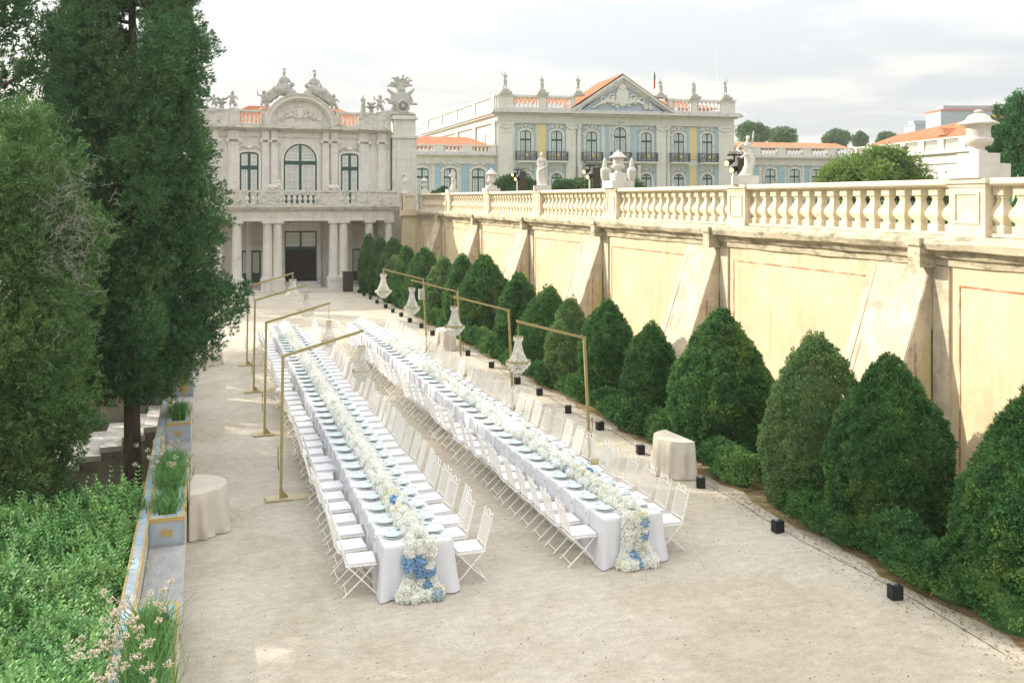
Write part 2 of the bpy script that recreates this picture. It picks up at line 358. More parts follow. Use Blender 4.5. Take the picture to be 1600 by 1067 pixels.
M_aptw = mat('far_windows', (.36, .40, .45), (.30, .34, .40), .3, .6)
# ================================================================ THE SETTING
def ground():
    # gravel court: gentle relief, one sheet to the horizon with the sunken garden left out
    b = MB(); b.add([(-.86, -30, 0), (400, -30, 0), (400, 52, 0), (-.86, 52, 0)], [(0, 1, 2, 3)])
    b.add([(-900, 52, 0), (900, 52, 0), (900, 2500, 0), (-900, 2500, 0)], [(0, 1, 2, 3)])
    tag(b.obj('gravel_ground', M_gravel), kind='structure')
    b = MB(); b.add([(-900, -30, -2.0), (-.5, -30, -2.0), (-.5, 52, -2.0), (-900, 52, -2.0)], [(0, 1, 2, 3)])
    b.add([(-900, 52, -2.0), (-.86, 52, -2.), (-.86, 52, 0), (-900, 52, 0)], [(0, 1, 2, 3)])
    tag(b.obj('garden_soil', M_lowsoil), kind='structure')
    b = MB(); xs = [9.5, 13.4]; n = 120; v = []; f = []
    for i in range(n + 1):
        y = -4 + 62 * i / n; v += [(9.80 - .2 * y / 50 + .10 * math.sin(y * 2.1) + .07 * math.sin(y * 5.3 + 1), y, .004), (13.3, y, .006)]
    for i in range(n): f.append((2 * i, 2 * i + 1, 2 * i + 3, 2 * i + 2))
    b.add(v, f); tag(b.obj('hedge_bed_ground', M_dirt), kind='structure')
    b = MB(); b.add([(13.5, -30, 4.87), (300, -30, 4.87), (300, 400, 4.87), (13.5, 400, 4.87)], [(0, 1, 2, 3)])
    b.add([(13.5, 62.5, 0), (13.5, 62.5, 4.87), (13.5, 400, 4.87), (13.5, 400, 0)], [(0, 1, 2, 3)])
    tag(b.obj('terrace_ground', M_terr), kind='structure')
ground()

def pebbles():
    V = []; Q = []; n = 0
    parts = []
    for i in range(1500):
        x = RNG.uniform(-.1, 9.8); y = 8.5 + 26 * RNG.random() ** 1.7
        r = RNG.uniform(.006, .016)
        v, q = sph_grid((x, y, .004), (r, r * RNG.uniform(.6, 1), r * .5), 5, 3); parts.append((v, q))
    V, Q = cat_np(parts)
    tag(np_obj('loose_pebbles', V, Q, mat('pebbles', (.52, .45, .36), (.36, .29, .21), 30, .9, island=.5)), 'scattered small stones and dry leaves on the pale gravel court', 'pebbles', kind='stuff')
pebbles()

def litter():
    rng = np.random.default_rng(8); n = 5200; y = 7.5 + 48 * rng.random(n) ** 1.5; x = 9.72 - .3 * (y - 9) / 45 + rng.normal(size=n) * .22 - .05
    C = np.stack([x, y, np.full(n, .012)], 1); D = rng.normal(size=(n, 3)); D[:, 2] *= .12; D /= np.linalg.norm(D, axis=1)[:, None]
    V, Q = leaves(C, D, 1, .05, .024, .1, rng, 0); V[:, 2] = np.abs(V[:, 2]) * .5 + .006
    tag(np_obj('leaf_litter', V, Q, mat('litter', (.34, .20, .08), (.16, .12, .05), 6, .95, island=.5, c3=(.30, .30, .12), s3=5)), 'brown fallen needles and leaves gathered along the foot of the hedge', 'leaf litter', kind='stuff')
litter()
# ---------------------------------------------------------------- terrace retaining wall
YB = [6.6 + 7.72 * k for k in range(7)]            # near edges of the buttresses
WX = 13.25; WT = 4.62
def retaining_wall():
    w = empty('retaining_wall', (WX, 30, 0), 'long cream plastered retaining wall carrying the terrace, with sloping buttresses', 'wall')
    b = MB(); b.box(WX, WX + .3, -8, 58.9, -.2, WT); b.obj('wall', M_wall, w, True)
    b = MB()
    prof = [(WX + .02, WT - .22), (WX - .06, WT - .22), (WX - .06, WT - .10), (WX - .14, WT - .06), (WX - .20, WT + .06), (WX - .36, WT + .10), (WX - .40, WT + .22), (WX - .38, WT + .30), (WX - .30, WT + .36), (WX + .5, WT + .37), (WX + .5, WT)]
    ys = np.linspace(-8, 58.9, 90); v = []; f = []; n = len(prof)
    for j, y in enumerate(ys):
        for i, (x, z) in enumerate(prof):
            jx = .012 * math.sin(y * 3.1 + i) + .008 * math.sin(y * 7.7 + 2 * i); v.append((x + jx, y, z + jx * .8))
    for j in range(len(ys) - 1):
        for i in range(n): k = (i + 1) % n; f.append((j * n + i, j * n + k, (j + 1) * n + k, (j + 1) * n + i))
    b.add(v, f); b.obj('cornice', M_corn, w, True)
    rb = MB()
    for y0 in YB:
        y1 = y0 + 1.70; s = .345
        def fx(z): return WX - .06 - (WT - .25 - z) * s
        p = [(WX + .02, -.1), (WX + .02, WT - .24), (fx(WT - .25) - .02, WT - .24), (fx(-.1), -.1)]
        bt = MB(); bt.prism(p, y0, y1, 'y')
        # raised flat margins on the sloping face
        for a, c in ((y0 + .02, y0 + .24), (y1 - .24, y1 - .02)):
            q = [(fx(WT - .35), WT - .35), (fx(WT - .35) - .035, WT - .36), (fx(0) - .035, 0), (fx(0), 0)]
            bt.prism(q, a, c, 'y')
        bt.obj('buttress', M_butt, w, True)
        # bracket block in the cornice over the near edge
        k = MB(); k.box(WX - .43, WX - .02, y0 - .10, y0 + .22, WT - .26, WT + .26); k.box(WX - .47, WX - .02, y0 - .13, y0 + .25, WT + .16, WT + .30); k.obj('bracket', M_corn, w, True)
        pil = MB(); pil.box(WX - .055, WX + .01, y0 - .42, y0 - .02, 0, WT - .23); pil.obj('pilaster', M_butt, w, True)
        # painted red outlines: sloping face, side, and panels
        def sl(ya, yb, za, zb): rb.prism([(fx(zb) + .01, zb), (fx(zb) - .016, zb), (fx(za) - .016, za), (fx(za) + .01, za)], ya, yb, 'y')
        sl(y1 - .40, y1 - .365, 0, WT - .55); sl(y0 + .42, y1 - .402, WT - .59, WT - .555)
        if y0 > 40: pass
        sp_ = MB(); sp_.prism([(WX - .08, .0), (WX - .08, WT - .6), (fx(WT - 1.0) + .28, WT - 1.0 - .35), (fx(.0) + .26, .0)], y0 - .012, y0 + .002, 'y'); sp_.obj('side_panel', M_side_bounce, w, True)  # thin added panel, bounce light painted as yellow on the near side
        rb.box(WX - .46, WX - .425, y0 - .018, y0 - .013, .1, 2.95)
    yb = YB + [YB[-1] + 7.72]
    for k in range(len(YB)):
        pn = MB()
        a = YB[k] + 1.6; c = yb[k + 1] - .62
        if c > 58: c = 57.9
        if c - a < 1: continue
        rb.box(WX - .012, WX - .004, c - .04, c, .2, WT - .592); rb.box(WX - .012, WX - .004, a, c, WT - .59, WT - .555)
        pn.box(WX - .018, WX + .001, a, c - .35, .2, WT - .90); pn.obj('panel', M_wall, w, True)
    rb.obj('painted_outline', M_red, w, True)
retaining_wall()

# ---------------------------------------------------------------- terrace balustrade, one thing per bay
PED = [-2.1, 5.75, 13.42, 21.14, 28.98, 36.5, 43.8, 51.4, 58.6]
ZB, ZT = 4.99, 6.03
def baluster_mesh():
    b = MB(); q = math.sqrt(2)
    b.lathe([(.125 * q, 0), (.125 * q, .13), (.09 * q, .15), (.085 * q, .19), (.15 * q, .27), (.165 * q, .33), (.15 * q, .40), (.085 * q, .52), (.062 * q, .62), (.075 * q, .63), (.075 * q, .66), (.085 * q, .68), (.115 * q, .69), (.115 * q, .86)], n=4, rot=math.pi / 4)
    me = bpy.data.meshes.new('baluster'); me.from_pydata(b.V, [], b.Fc); me.update(); me.shade_smooth(); me.set_sharp_from_angle(angle=R(50)); me.materials.append(M_bal); return me
BALM = baluster_mesh()
NEARW = ['beyond the camera side', 'nearest', 'second nearest', 'third nearest', 'fourth nearest', 'fifth nearest', 'sixth nearest', 'farthest']
def terrace_balustrade():
    for k in range(len(PED) - 1):
        y0, y1 = PED[k], PED[k + 1]
        if k == 0: continue
        e = empty('balustrade', (WX, y0, ZB), 'cream stone balustrade bay on the terrace edge, %s bay of the row' % NEARW[k], 'balustrade', 'balustrade bays on the terrace edge')
        b = MB(); b.box(-.05, .40, .46, y1 - y0 - .46, 0, .055); b.obj('base_rail', M_bal, e)
        b = MB(); b.prism([(-.04, .90), (-.10, .94), (-.10, .99), (-.07, 1.04), (.42, 1.04), (.45, .99), (.45, .94), (.39, .90)], .46, y1 - y0 - .46, 'y'); b.obj('top_rail', M_bal, e)
        n = 16; a = .55; c = y1 - y0 - .55
        for i in range(n):
            o = bpy.data.objects.new('baluster', BALM); COL.objects.link(o); o.parent = e; o.location = (.17, a + (c - a) * i / (n - 1), .05)
        # pedestal at the far end
        p = MB(); L = y1 - y0
        p.box(-.14, .48, L - .46, L + .46, -.02, .14); p.box(-.10, .44, L - .42, L + .42, .14, .90); p.box(-.12, .46, L - .44, L + .44, .885, .96); p.box(-.16, .50, L - .48, L + .48, .95, 1.04)
        for (ya, yb, za, zb) in ((L - .30, L - .25, .22, .80), (L + .25, L + .30, .22, .80), (L - .25, L + .25, .22, .27), (L - .25, L + .25, .75, .80)): p.box(-.125, -.095, ya, yb, za, zb)
        p.obj('pedestal', M_bal, e)
    e = empty('return_balustrade', (12.0, 58.6, ZB), 'short stone balustrade joining the terrace edge to the white pavilion balcony', 'balustrade')
    b = MB(); b.box(12.0, 12.8, 58.45, 58.75, ZB, ZB + .06); b.obj('base_rail', M_bal, e, True)
    b = MB(); b.box(11.95, 12.8, 58.4, 58.8, ZB + .9, ZT); b.obj('top_rail', M_bal, e, True)
    b = MB(); b.box(12.02, 12.14, 58.38, 58.82, ZB, ZT + .004); b.box(12.14, 12.8, 58.5, 58.7, ZB + .05, ZB + .91); b.obj('panel', M_bal, e, True)
    b = MB(); b.box(12.0, 13.6, 58.55, 59.0, -.1, WT); b.box(11.8, 13.6, 58.35, 59.1, WT, ZB - .004); b.obj('return_wall', M_wall, e, True)
terrace_balustrade()

# ================================================================ BUILDINGS
def arch_pts(w, z0, zs, rise, n=10):
    "closed outline (x,z): door of width 2w from z0, springing zs, arch rise"
    pts = [(-w, z0), (w, z0)]
    for i in range(n + 1):
        a = math.pi * i / n; pts.append((w * math.cos(a), zs + rise * math.sin(a)))
    return pts
def ring(b, w, z0, zs, rise, t, y0, y1, n=10, closed=False):
    "frame of thickness t round an arched opening"
    def outl(d):
        p = [(w + d, z0 - (d if closed else 0))]
        for i in range(n + 1):
            a = math.pi * i / n; p.append(((w + d) * math.cos(a), zs + (rise + d) * math.sin(a)))
        p.append((-w - d, z0 - (d if closed else 0))); return p
    A = outl(0); B = outl(t); m = len(A)
    rng_ = range(m - 1) if not closed else range(m)
    for i in rng_:
        k = (i + 1) % m; q = [A[i], B[i], B[k], A[k]]
        v = [(p[0], y0, p[1]) for p in q] + [(p[0], y1, p[1]) for p in q]
        b.add(v, [(0, 1, 2, 3), (7, 6, 5, 4), (0, 4, 5, 1), (1, 5, 6, 2), (2, 6, 7, 3), (3, 7, 4, 0)])
def shift(b, dx, dy=0, dz=0): b.V = [(x + dx, y + dy, z + dz) for x, y, z in b.V]; return b
def window(par, x, z0, zs, w, rise, wall_y, ztr, mat_wall, orn=True, sur=.22, glass=M_glass, cols=2, rows=4, panel=.0, world=False, name='window', topglass=True):
    "stone surround > joinery, sashes, pane; front faces -y at wall_y"
    b = MB(); ring(b, w, z0, zs, rise, sur, wall_y - .13, wall_y + .01)
    if orn: # carved crest
        zt = zs + rise + sur
        b.ell((0, wall_y - .12, zt + .16), (.16, .10, .26), 8, 6)
        for s in (-1, 1):
            b.tube([(s * .1, wall_y - .12, zt + .28), (s * .35, wall_y - .14, zt + .30), (s * .62, wall_y - .13, zt + .06), (s * .9, wall_y - .12, zt + .0), (s * (w + sur), wall_y - .1, zt - .22)], .075, 5)
            b.ell((s * .45, wall_y - .14, zt + .06), (.17, .08, .13), 7, 5); b.ell((s * (w + sur), wall_y - .1, zs - .05), (.10, .08, .2), 7, 5)
    shift(b, x); a = b.obj(name, mat_wall, par, world, 40)
    off = par.location if world else Vector((0, 0, 0))
    def sub(mb, nm, m, sm=None):
        mb.V = [(p[0] + x - off[0], p[1] - off[1], p[2] - off[2]) for p in mb.V]; return mb.obj(nm, m, a, False, sm)
    fr = MB(); ring(fr, w - .09, z0, zs, rise - .09, .10, wall_y - .07, wall_y); fr.box(-.07, .07, wall_y - .075, wall_y, z0, zs + rise - .05); fr.box(-w + .05, w - .05, wall_y - .08, wall_y, ztr - .11, ztr + .11)
    if panel: fr.box(-w + .05, w - .05, wall_y - .066, wall_y, z0, z0 + panel)
    sub(fr, 'window_frame', M_green)
    sa = MB(); t = .035; zb = z0 + panel + .08
    for s in (-1, 1):
        xa, xb = (.12, w - .12) if s > 0 else (-w + .12, -.12); zt = ztr - .14
        def grid(za, zz_, r):
            sa.box(xa, xb, wall_y - .045, wall_y - .02, za, za + .06); sa.box(xa, xb, wall_y - .045, wall_y - .02, zz_ - .06, zz_); sa.box(xa, xa + .06, wall_y - .046, wall_y - .019, za, zz_); sa.box(xb - .06, xb, wall_y - .046, wall_y - .019, za, zz_)
            for j in range(1, cols): xm = xa + (xb - xa) * j / cols; sa.box(xm - t / 2, xm + t / 2, wall_y - .044, wall_y - .021, za, zz_)
            for j in range(1, r): zm = za + (zz_ - za) * j / r; sa.box(xa, xb, wall_y - .043, wall_y - .022, zm - t / 2, zm + t / 2)
        grid(zb, zt, rows)
        if topglass: grid(ztr + .15, zs + (rise * .45 if rise > .3 else 0) - .02, max(2, rows // 2 - 0) if rise < .6 else 2)
    sub(sa, 'sash', M_white)
    pn = MB(); pn.prism(arch_pts(w - .02, z0, zs, rise - .02), wall_y - .012, wall_y + .005, 'y'); sub(pn, 'pane', glass)
    return a
def roofsheet(b, A, B, C, D, pitch=.32, h=.07):
    "corrugated tiled slope: eave A->B, ridge D->C"
    A, B, C, D = map(Vector, (A, B, C, D)); n = max(4, int((B - A).length / pitch) * 2); nrm = (B - A).cross(D - A).normalized(); v = []; f = []
    for i in range(n + 1):
        t = i / n; o = nrm * (h if i % 2 else 0); v += [A.lerp(B, t) + o, D.lerp(C, t) + o]
    for i in range(n): f.append((2 * i, 2 * i + 2, 2 * i + 3, 2 * i + 1))
    b.add(v, f)
def scroll_relief(par, x, z, y, w, h, m, seed, name='relief', world=False):
    "carved relief: symmetric garlands and a central cartouche"
    r = random.Random(seed); b = MB()
    b.ell((x, y, z + h * .1), (w * .10, .10, h * .36), 10, 7); b.ell((x, y - .05, z + h * .42), (w * .06, .10, h * .12), 8, 6)
    for s in (-1, 1):
        p = []
        for i in range(9):
            t = i / 8; p.append((x + s * w * (.08 + .40 * t), y - .03, z - h * .10 + h * .25 * math.sin(3.1 * (1 - t) + .3) * (1 - t) - h * .22 * t))
        b.tube(p, h * .075, 6, h * .03)
        for i in range(16):
            t = r.random(); q = p[int(t * 8)]; b.ell((q[0] + r.uniform(-.05, .05) * w * .4, y - .04, q[2] + r.uniform(-.11, .11) * h), (w * .025 * r.uniform(.6, 1.3), .09, h * .055 * r.uniform(.7, 1.4)), 6, 5)
        b.torus((x + s * w * .17, y - .04, z + h * .06), h * .11, h * .028, 'y', 12, 5); b.torus((x + s * w * .30, y - .04, z - h * .02), h * .09, h * .028, 'y', 12, 5)
    return b.obj(name, m, par, world, 60)

# ---------------------------------------------------------------- white pavilion with the columned portico
def pavilion():
    YF, YU, YW = 58.8, 61.3, 61.5
    e = empty('white_pavilion', (5.5, YF, 0), 'white stone pavilion with a columned portico, balcony and round pediment crowded with sculpture', 'pavilion')
    U = lambda px: Yp(px, 300, YU)[0]
    cx = U(469)
    def P(mb, nm, m, sm=None): return mb.obj(nm, m, e, True, sm)
    xL, xR = 2 * cx - U(610), U(610)
    b = MB()
    b.box(xL, xR, YU, YU + 9, 5.0, 10.2)                                      # upper storey
    b.box(xL, xR, YU + 1.2 - .8, YU + 9, -.05, 5.0)
    for s in (-1, 1):                                                          # inner corners of the portico's back wall
        b.box(*sorted((cx + s * 3.05, cx + s * 3.35)), YU - .1, YU + .5, 0, 4.3)
    P(b, 'wall', M_pav)
    # end towers
    for s in (-1, 1):
        x0, x1 = sorted((cx + s * (U(612.5) - cx), cx + s * (U(649.6) - cx))); t = MB()
        yt = YU - .25
        t.box(x0, x1, yt, YU + 8, -.05, 9.75); t.box(x0 - .12, x1 + .12, yt - .12, YU + 8, 9.75, 9.92); t.box(x0 + .06, x1 - .06, yt + .05, YU + 8, 9.92, 11.0); t.box(x0 - .1, x1 + .1, yt - .1, YU + 8, 11.0, 11.12); t.box(x0, x1, yt, YU + 8, 11.12, 11.25)
        for i in range(9): t.box(x0 - .012, x1 + .012, yt - .012, yt + .1, 5.6 + i * .45, 5.6 + i * .45 + .40)
        P(t, 'corner_tower', M_pav)
    # pilasters
    for pxa, pxb in ((503.4, 513.5), (517, 527.7), (560.8, 576.5), (590, 602.4)):
        for s in (-1, 1):
            xa, xb = sorted((cx + s * (U(pxa) - cx), cx + s * (U(pxb) - cx))); p = MB()
            p.box(xa, xb, YU - .14, YU + .01, 5.3, 9.3); p.box(xa - .05, xb + .05, YU - .18, YU + .01, 5.3, 5.75)
            p.box(xa - .03, xb + .03, YU - .17, YU + .01, 9.15, 9.24); p.box(xa - .09, xb + .09, YU - .22, YU + .01, 9.45, 9.56)
            for q in (xa - .04, xb + .04): p.ell((q, YU - .17, 9.36), (.12, .08, .10), 8, 6)
            p.box(xa - .0, xb + .0, YU - .16, YU + .01, 9.56, 10.05)
            P(p, 'pilaster', M_pav)
    c = MB()                                                                   # main cornice
    for dz, d in ((9.62, .06), (9.98, .12)): c.box(xL, xR, YU - d, YU + .02, dz, dz + .07)
    c.box(xL, xR, YU - .25, YU + .02, 10.08, 10.19); c.box(xL, xR, YU - .42, YU + .1, 10.19, 10.33); c.box(xL, xR, YU - .34, YU + .1, 10.33, 10.40)
    for pxa, pxb in ((501, 530), (558, 606)):
        for s in (-1, 1):
            xa, xb = sorted((cx + s * (U(pxa) - cx), cx + s * (U(pxb) - cx))); c.box(xa, xb, YU - .55, YU - .3, 10.205, 10.345)
    for i in range(60):
        x = xL + .1 + (xR - xL - .2) * i / 59; c.box(x - .05, x + .05, YU - .2, YU - .02, 10.0, 10.075)
    P(c, 'cornice', M_pavc)
    # round pediment
    t = MB(); r0, r1 = 1.95, 2.24
    pts = [(-r0, 10.38)] + [(-r0 * math.cos(a), 10.42 + 1.72 * math.sin(a)) for a in np.linspace(0, math.pi, 25)] + [(r0, 10.38)]
    t.prism([(cx + x, z) for x, z in pts][::-1], YU - .05, YU + .5, 'y'); P(t, 'tympanum', M_pav)
    t = MB(); ring(t, r0, 10.38, 10.42, 1.72, .30, YU - .42, YU + .5, 28); ring(t, r0 - .12, 10.38, 10.42, 1.60, .12, YU - .25, YU + .1, 28); ring(t, r0 + .26, 10.40, 10.42, 1.99, .06, YU - .5, YU + .5, 28); shift(t, cx)
    for s in (-1, 1): t.box(*sorted((cx + s * 1.35, cx + s * 1.42)), YU - .09, YU, 10.4, 11.5)
    P(t, 'archivolt', M_pav, 40)
    scroll_relief(e, cx, 11.15, YU - .06, 2.7, 1.3, M_pav, 3, 'coat_of_arms', True)
    # attic parapet
    for s in (-1, 1):
        X = lambda px: cx + s * (U(px) - cx)
        a = MB(); xa, xb = sorted((X(561), X(610))); a.box(xa, xb, YU - .15, YU + .15, 10.40, 11.28); a.box(xa - .03, xb + .03, YU - .2, YU + .2, 11.28, 11.36)
        for pp in ((560, 574), (590, 603)):
            u, v = sorted((X(pp[0]), X(pp[1]))); a.box(u, v, YU - .22, YU + .22, 10.40, 11.40)
        u, v = sorted((X(523), X(529))); a.box(u, v, YU - .2, YU + .2, 10.4, 11.40)
        P(a, 'attic_parapet', M_pavc)
        r = MB(); u, v = sorted((X(529), X(560))); r.box(u, v, YU - .13, YU + .13, 10.40, 10.50); r.box(u, v, YU - .16, YU + .16, 11.22, 11.36); P(r, 'attic_rail', M_pavc)
        for i in range(5):
            q = MB(); q.lathe([(.09, 0), (.09, .06), (.05, .09), (.085, .2), (.085, .28), (.045, .5), (.04, .6), (.09, .66), (.09, .73)], u + (v - u) * (i + .5) / 5, YU, 10.50, 8); P(q, 'attic_baluster', M_pav, 40)
    # roof behind
    rf = MB(); roofsheet(rf, (xL, YU + .6, 10.35), (xR, YU + .6, 10.35), (xR - 3, YU + 4.4, 12.0), (xL + 3, YU + 4.4, 12.0)); roofsheet(rf, (xR, YU + .6, 10.35), (xR, YU + 9, 10.35), (xR - 3, YU + 4.4, 12.0), (xR - 3, YU + 4.4, 12.0)); roofsheet(rf, (xL, YU + 9, 10.35), (xL, YU + .6, 10.35), (xL + 3, YU + 4.4, 12.0), (xL + 3, YU + 4.4, 12.0)); P(rf, 'roof', M_roof)
    # upper doors
    wd = window(e, cx, 5.4, 8.2, 1.05, 1.05, YU, 8.02, M_pav, orn=False, sur=.16, glass=M_blind, cols=2, rows=4, panel=.5, world=True, name='balcony_door')
    fan = MB()
    for s in (-1, 1):
        for i in range(1, 3): fan.box(cx + s * (.1 + .28 * i) - .015, cx + s * (.1 + .28 * i) + .015, YU - .05, YU - .02, 8.2, 9.12 - .18 * i)
    fan.box(cx - .95, cx + .95, YU - .05, YU - .02, 8.60, 8.63); fan.box(cx - 1.0, cx + 1.0, YU - .05, YU - .02, 8.16, 8.22); ring(fan, .90, 8.2, 8.2, .90, .05, YU - .06, YU - .02)
    for i_, (x_, y_, z_) in enumerate(fan.V): pass
    shift_needed = [(x if abs(x) > 2.2 or cx < 2 else x, y, z) for x, y, z in fan.V]
    fan2 = MB(); fan2.Fc = fan.Fc; fan2.V = []
    nring = 8 * 12
    tot = len(fan.V)
    for i, (x, y, z) in enumerate(fan.V): fan2.V.append((x + (cx if i >= tot - nring else 0), y, z))
    fan2.V = [(x - e.location[0], y - e.location[1], z) for x, y, z in fan2.V]; fan2.obj('fanlight', M_white, wd)
    for s in (-1, 1):
        window(e, cx + s * 3.18, 5.4, 8.52, .58, .16, YU, 7.68, M_pav, orn=False, sur=.15, glass=M_blind, cols=2, rows=5, world=True, name='upper_window')
        k = MB(); k.ell((cx + s * 3.18, YU - .13, 8.95), (.16, .1, .14), 8, 6)
        for q in (-1, 1): k.tube([(cx + s * 3.18 + q * .12, YU - .12, 9.0), (cx + s * 3.18 + q * .4, YU - .12, 9.1), (cx + s * 3.18 + q * .75, YU - .1, 8.86)], .05, 5)
        P(k, 'keystone', M_pav, 50)
    # balcony slab, portico entablature
    zf = 5.32
    bl = MB(); fl, fr = 2 * cx - Yp(628, 300, YF - .3)[0] + .1, Yp(628, 300, YF - .3)[0]
    bl.box(fl, fr, YF - .30, YU + .3, 5.18, zf); bl.box(fl + .12, fr - .12, YF - .18, YU + .3, 5.04, 5.18); bl.box(fl + .3, fr - .3, YF, YU + .3, 4.94, 5.04)
    for i in range(22):
        x = fl + .5 + (fr - fl - 1) * i / 21; bl.box(x - .12, x + .12, YF - .10, YF + .05, 4.96, 5.045)
    P(bl, 'balcony_cornice', M_pavc)
    en = MB(); en.box(fl + .45, fr - .45, YF + .05, YU + .2, 4.32, 4.94); en.box(fl + .42, fr - .42, YF + .02, YF + .3, 4.32, 4.5)
    for i in range(14):
        x = fl + .9 + (fr - fl - 1.8) * i / 13; en.box(x - .17, x + .17, YF + .02, YF + .08, 4.56, 4.90)
        for q in (-.09, 0, .09): en.box(x + q - .02, x + q + .02, YF - .005, YF + .03, 4.60, 4.88)
    P(en, 'entablature', M_pav)
    # columns
    X2 = lambda px: Yp(px, 400, YF + .35)[0]
    cx2 = X2(467)
    cols = [(X2(521.2), .31), (X2(536.4), .31), (X2(577), .29), (X2(607.5), .27)]
    kk = [0]
    def column(x, rr):
        b = MB(); kk[0] += 1; y = YF + .38 + .006 * (kk[0] % 3); j = .005 * (kk[0] % 4)
        b.box(x - .40, x + .40, y - .40, y + .40, 0, .62); b.box(x - .43, x + .43, y - .43, y + .43, .58 + j, .76 + j)
        b.lathe([(rr + .07, .76), (rr + .07, .84), (rr + .02, .88), (rr, .95), (rr * .97, 2.2), (rr * .86, 3.95), (rr * .9, 4.0), (rr * .86, 4.04), (rr * .86, 4.10), (rr * 1.1, 4.18)], x, y, 0, 20)
        b.box(x - rr - .06, x + rr + .06, y - rr - .06, y + rr + .06, 4.18 + j, 4.318); P(b, 'column', M_pav, 35)
    for x, rr in cols: column(x, rr)
    for x in (X2(370), X2(418), X2(434), X2(340), X2(312)): column(x, .31)
    for px in (X2(325), X2(605)):
        b = MB(); b.box(px - .25, px + .25, YU - .15, YU + .3, 0, 4.3); P(b, 'portico_pilaster', M_pav)
    # stylobate and steps
    st = MB(); st.box(fl + .4, fr - .4, YF - .15, YU + .6, 0, .06); st.box(cx2 - 1.1, cx2 + 1.5, YU - .9, YU + .5, .06, .22); st.box(cx2 - .9, cx2 + 1.3, YU - .5, YU + .5, .22, .36); P(st, 'step', M_pav)
    # ground floor doors
    x0, x1 = Yp(445.3, 400, YU)[0], Yp(495.5, 400, YU)[0]; ym = YU + .38
    d = MB(); ya = YU + .37
    d.box(x0 - .25, x0, YU + .1, ya + .02, .06, 3.62); d.box(x1, x1 + .25, YU + .1, ya + .02, .06, 3.62); d.box(x0 - .25, x1 + .25, YU + .1, ya + .02, 3.62, 4.2); do = P(d, 'entrance', M_pav)
    g = MB(); g.box(x0, x0 + .08, ya - .1, ya, .3, 3.6); g.box(x1 - .08, x1, ya - .1, ya, .3, 3.6); g.box(x0, x1, ya - .1, ya, 3.52, 3.62); g.box(x0, x1, ya - .1, ya, 2.42, 2.60); xm = (x0 + x1) / 2; g.box(xm - .07, xm + .07, ya - .1, ya, 2.5, 3.6)
    def sub(mb, nm, m): mb.V = [(x - e.location[0], y - e.location[1], z) for x, y, z in mb.V]; return mb.obj(nm, m, do)
    sub(g, 'door_frame', M_green)
    g = MB(); g.box(x0 + .02, x1 - .02, ya - .05, ya - .02, 2.55, 3.6); sub(g, 'transom_pane', M_blind)
    g = MB()
    for a, c_ in ((x0 + .12, xm - .1), (xm + .1, x1 - .12)):
        g.box(a, c_, ya - .07, ya - .055, 2.64, 2.70); g.box(a, c_, ya - .07, ya - .055, 3.42, 3.48)
        for i in range(5): x = a + (c_ - a) * i / 4; g.box(x - .02, x + .02, ya - .068, ya - .057, 2.64, 3.48)
        g.box(a, c_, ya - .066, ya - .058, 3.03, 3.07)
    sub(g, 'transom_bars', M_white)
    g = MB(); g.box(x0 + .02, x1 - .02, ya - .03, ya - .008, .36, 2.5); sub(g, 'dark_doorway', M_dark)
    for xx in (Yp(392.6, 400, YU)[0], Yp(551, 400, YU)[0]):
        w = .60; do = MB(); ya = YU + .37
        do.box(xx - w - .16, xx - w, ya - .08, ya + .02, .30, 2.40); do.box(xx + w, xx + w + .16, ya - .08, ya + .02, .30, 2.40); do.box(xx - w - .16, xx + w + .16, ya - .08, ya + .02, 2.40, 2.75)
        do.box(xx - .95, xx + .95, ya - .03, ya + .02, 3.0, 4.0)
        do = P(do, 'side_door', M_pav)
        g = MB(); g.box(xx - w, xx + w, ya - .04, ya, .32, 2.42); sub(g, 'door_leaf', M_green)
        g = MB(); g.box(xx - w + .10, xx - .10, ya - .06, ya - .035, .95, 2.28); g.box(xx + .10, xx + w - .10, ya - .06, ya - .035, .95, 2.28); sub(g, 'pane', M_blind)
    # balcony parapet
    bp = MB(); yb = YF - .18; zt = 6.23
    bp.box(fl + .05, fr - .05, yb - .14, yb + .14, zt - .12, zt); bp.box(fl + .05, fr - .05, yb - .12, yb + .12, zf, zf + .10)
    B = lambda px: Yp(px, 300, YF - .2)[0]
    solid = [(321, 338), (338, 376.5), (405, 443), (494, 535), (560, 627)]
    for a, c_ in solid: bp.box(max(B(a), fl + .06), B(c_), yb - .08, yb + .08, zf + .1, zt - .12)
    for a in (361, 374, 410, 440, 497, 531, 560, 577, 600, 622): bp.box(B(a) - .11, B(a) + .11, yb - .125, yb + .125, zf + .1, zt - .12)
    bp.box(fr - .33, fr - .06, yb, YU, zf + .1, zt - .12); bp.box(fr - .36, fr - .03, yb, YU, zt - .119, zt)
    P(bp, 'balcony_parapet', M_pavc)
    for a, c_, n in ((376.5, 405, 3), (443, 494, 6), (535, 560, 3)):
        for i in range(n + 1):
            x = B(a) + (B(c_) - B(a)) * i / n; q = MB()
            q.lathe([(.10, 0), (.10, .07), (.06, .10), (.14, .24), (.14, .30), (.06, .48), (.05, .52), (.10, .56), (.10, .69)], x, yb, zf + .10, 8); P(q, 'balcony_baluster', M_pav, 40)
    # left wing continues behind the trees
    lw = MB(); lw.box(xL - 12, xL - 1.6, YU + .3, YU + 8, -.1, 9.9); lw.box(xL - 12, xL - 1.6, YU + .1, YU + 8.2, 9.9, 10.2); P(lw, 'side_wing', M_pav)
    global PAV; PAV = dict(cx=cx, U=U, YU=YU, YF=YF, B=B, fr=fr)
pavilion()

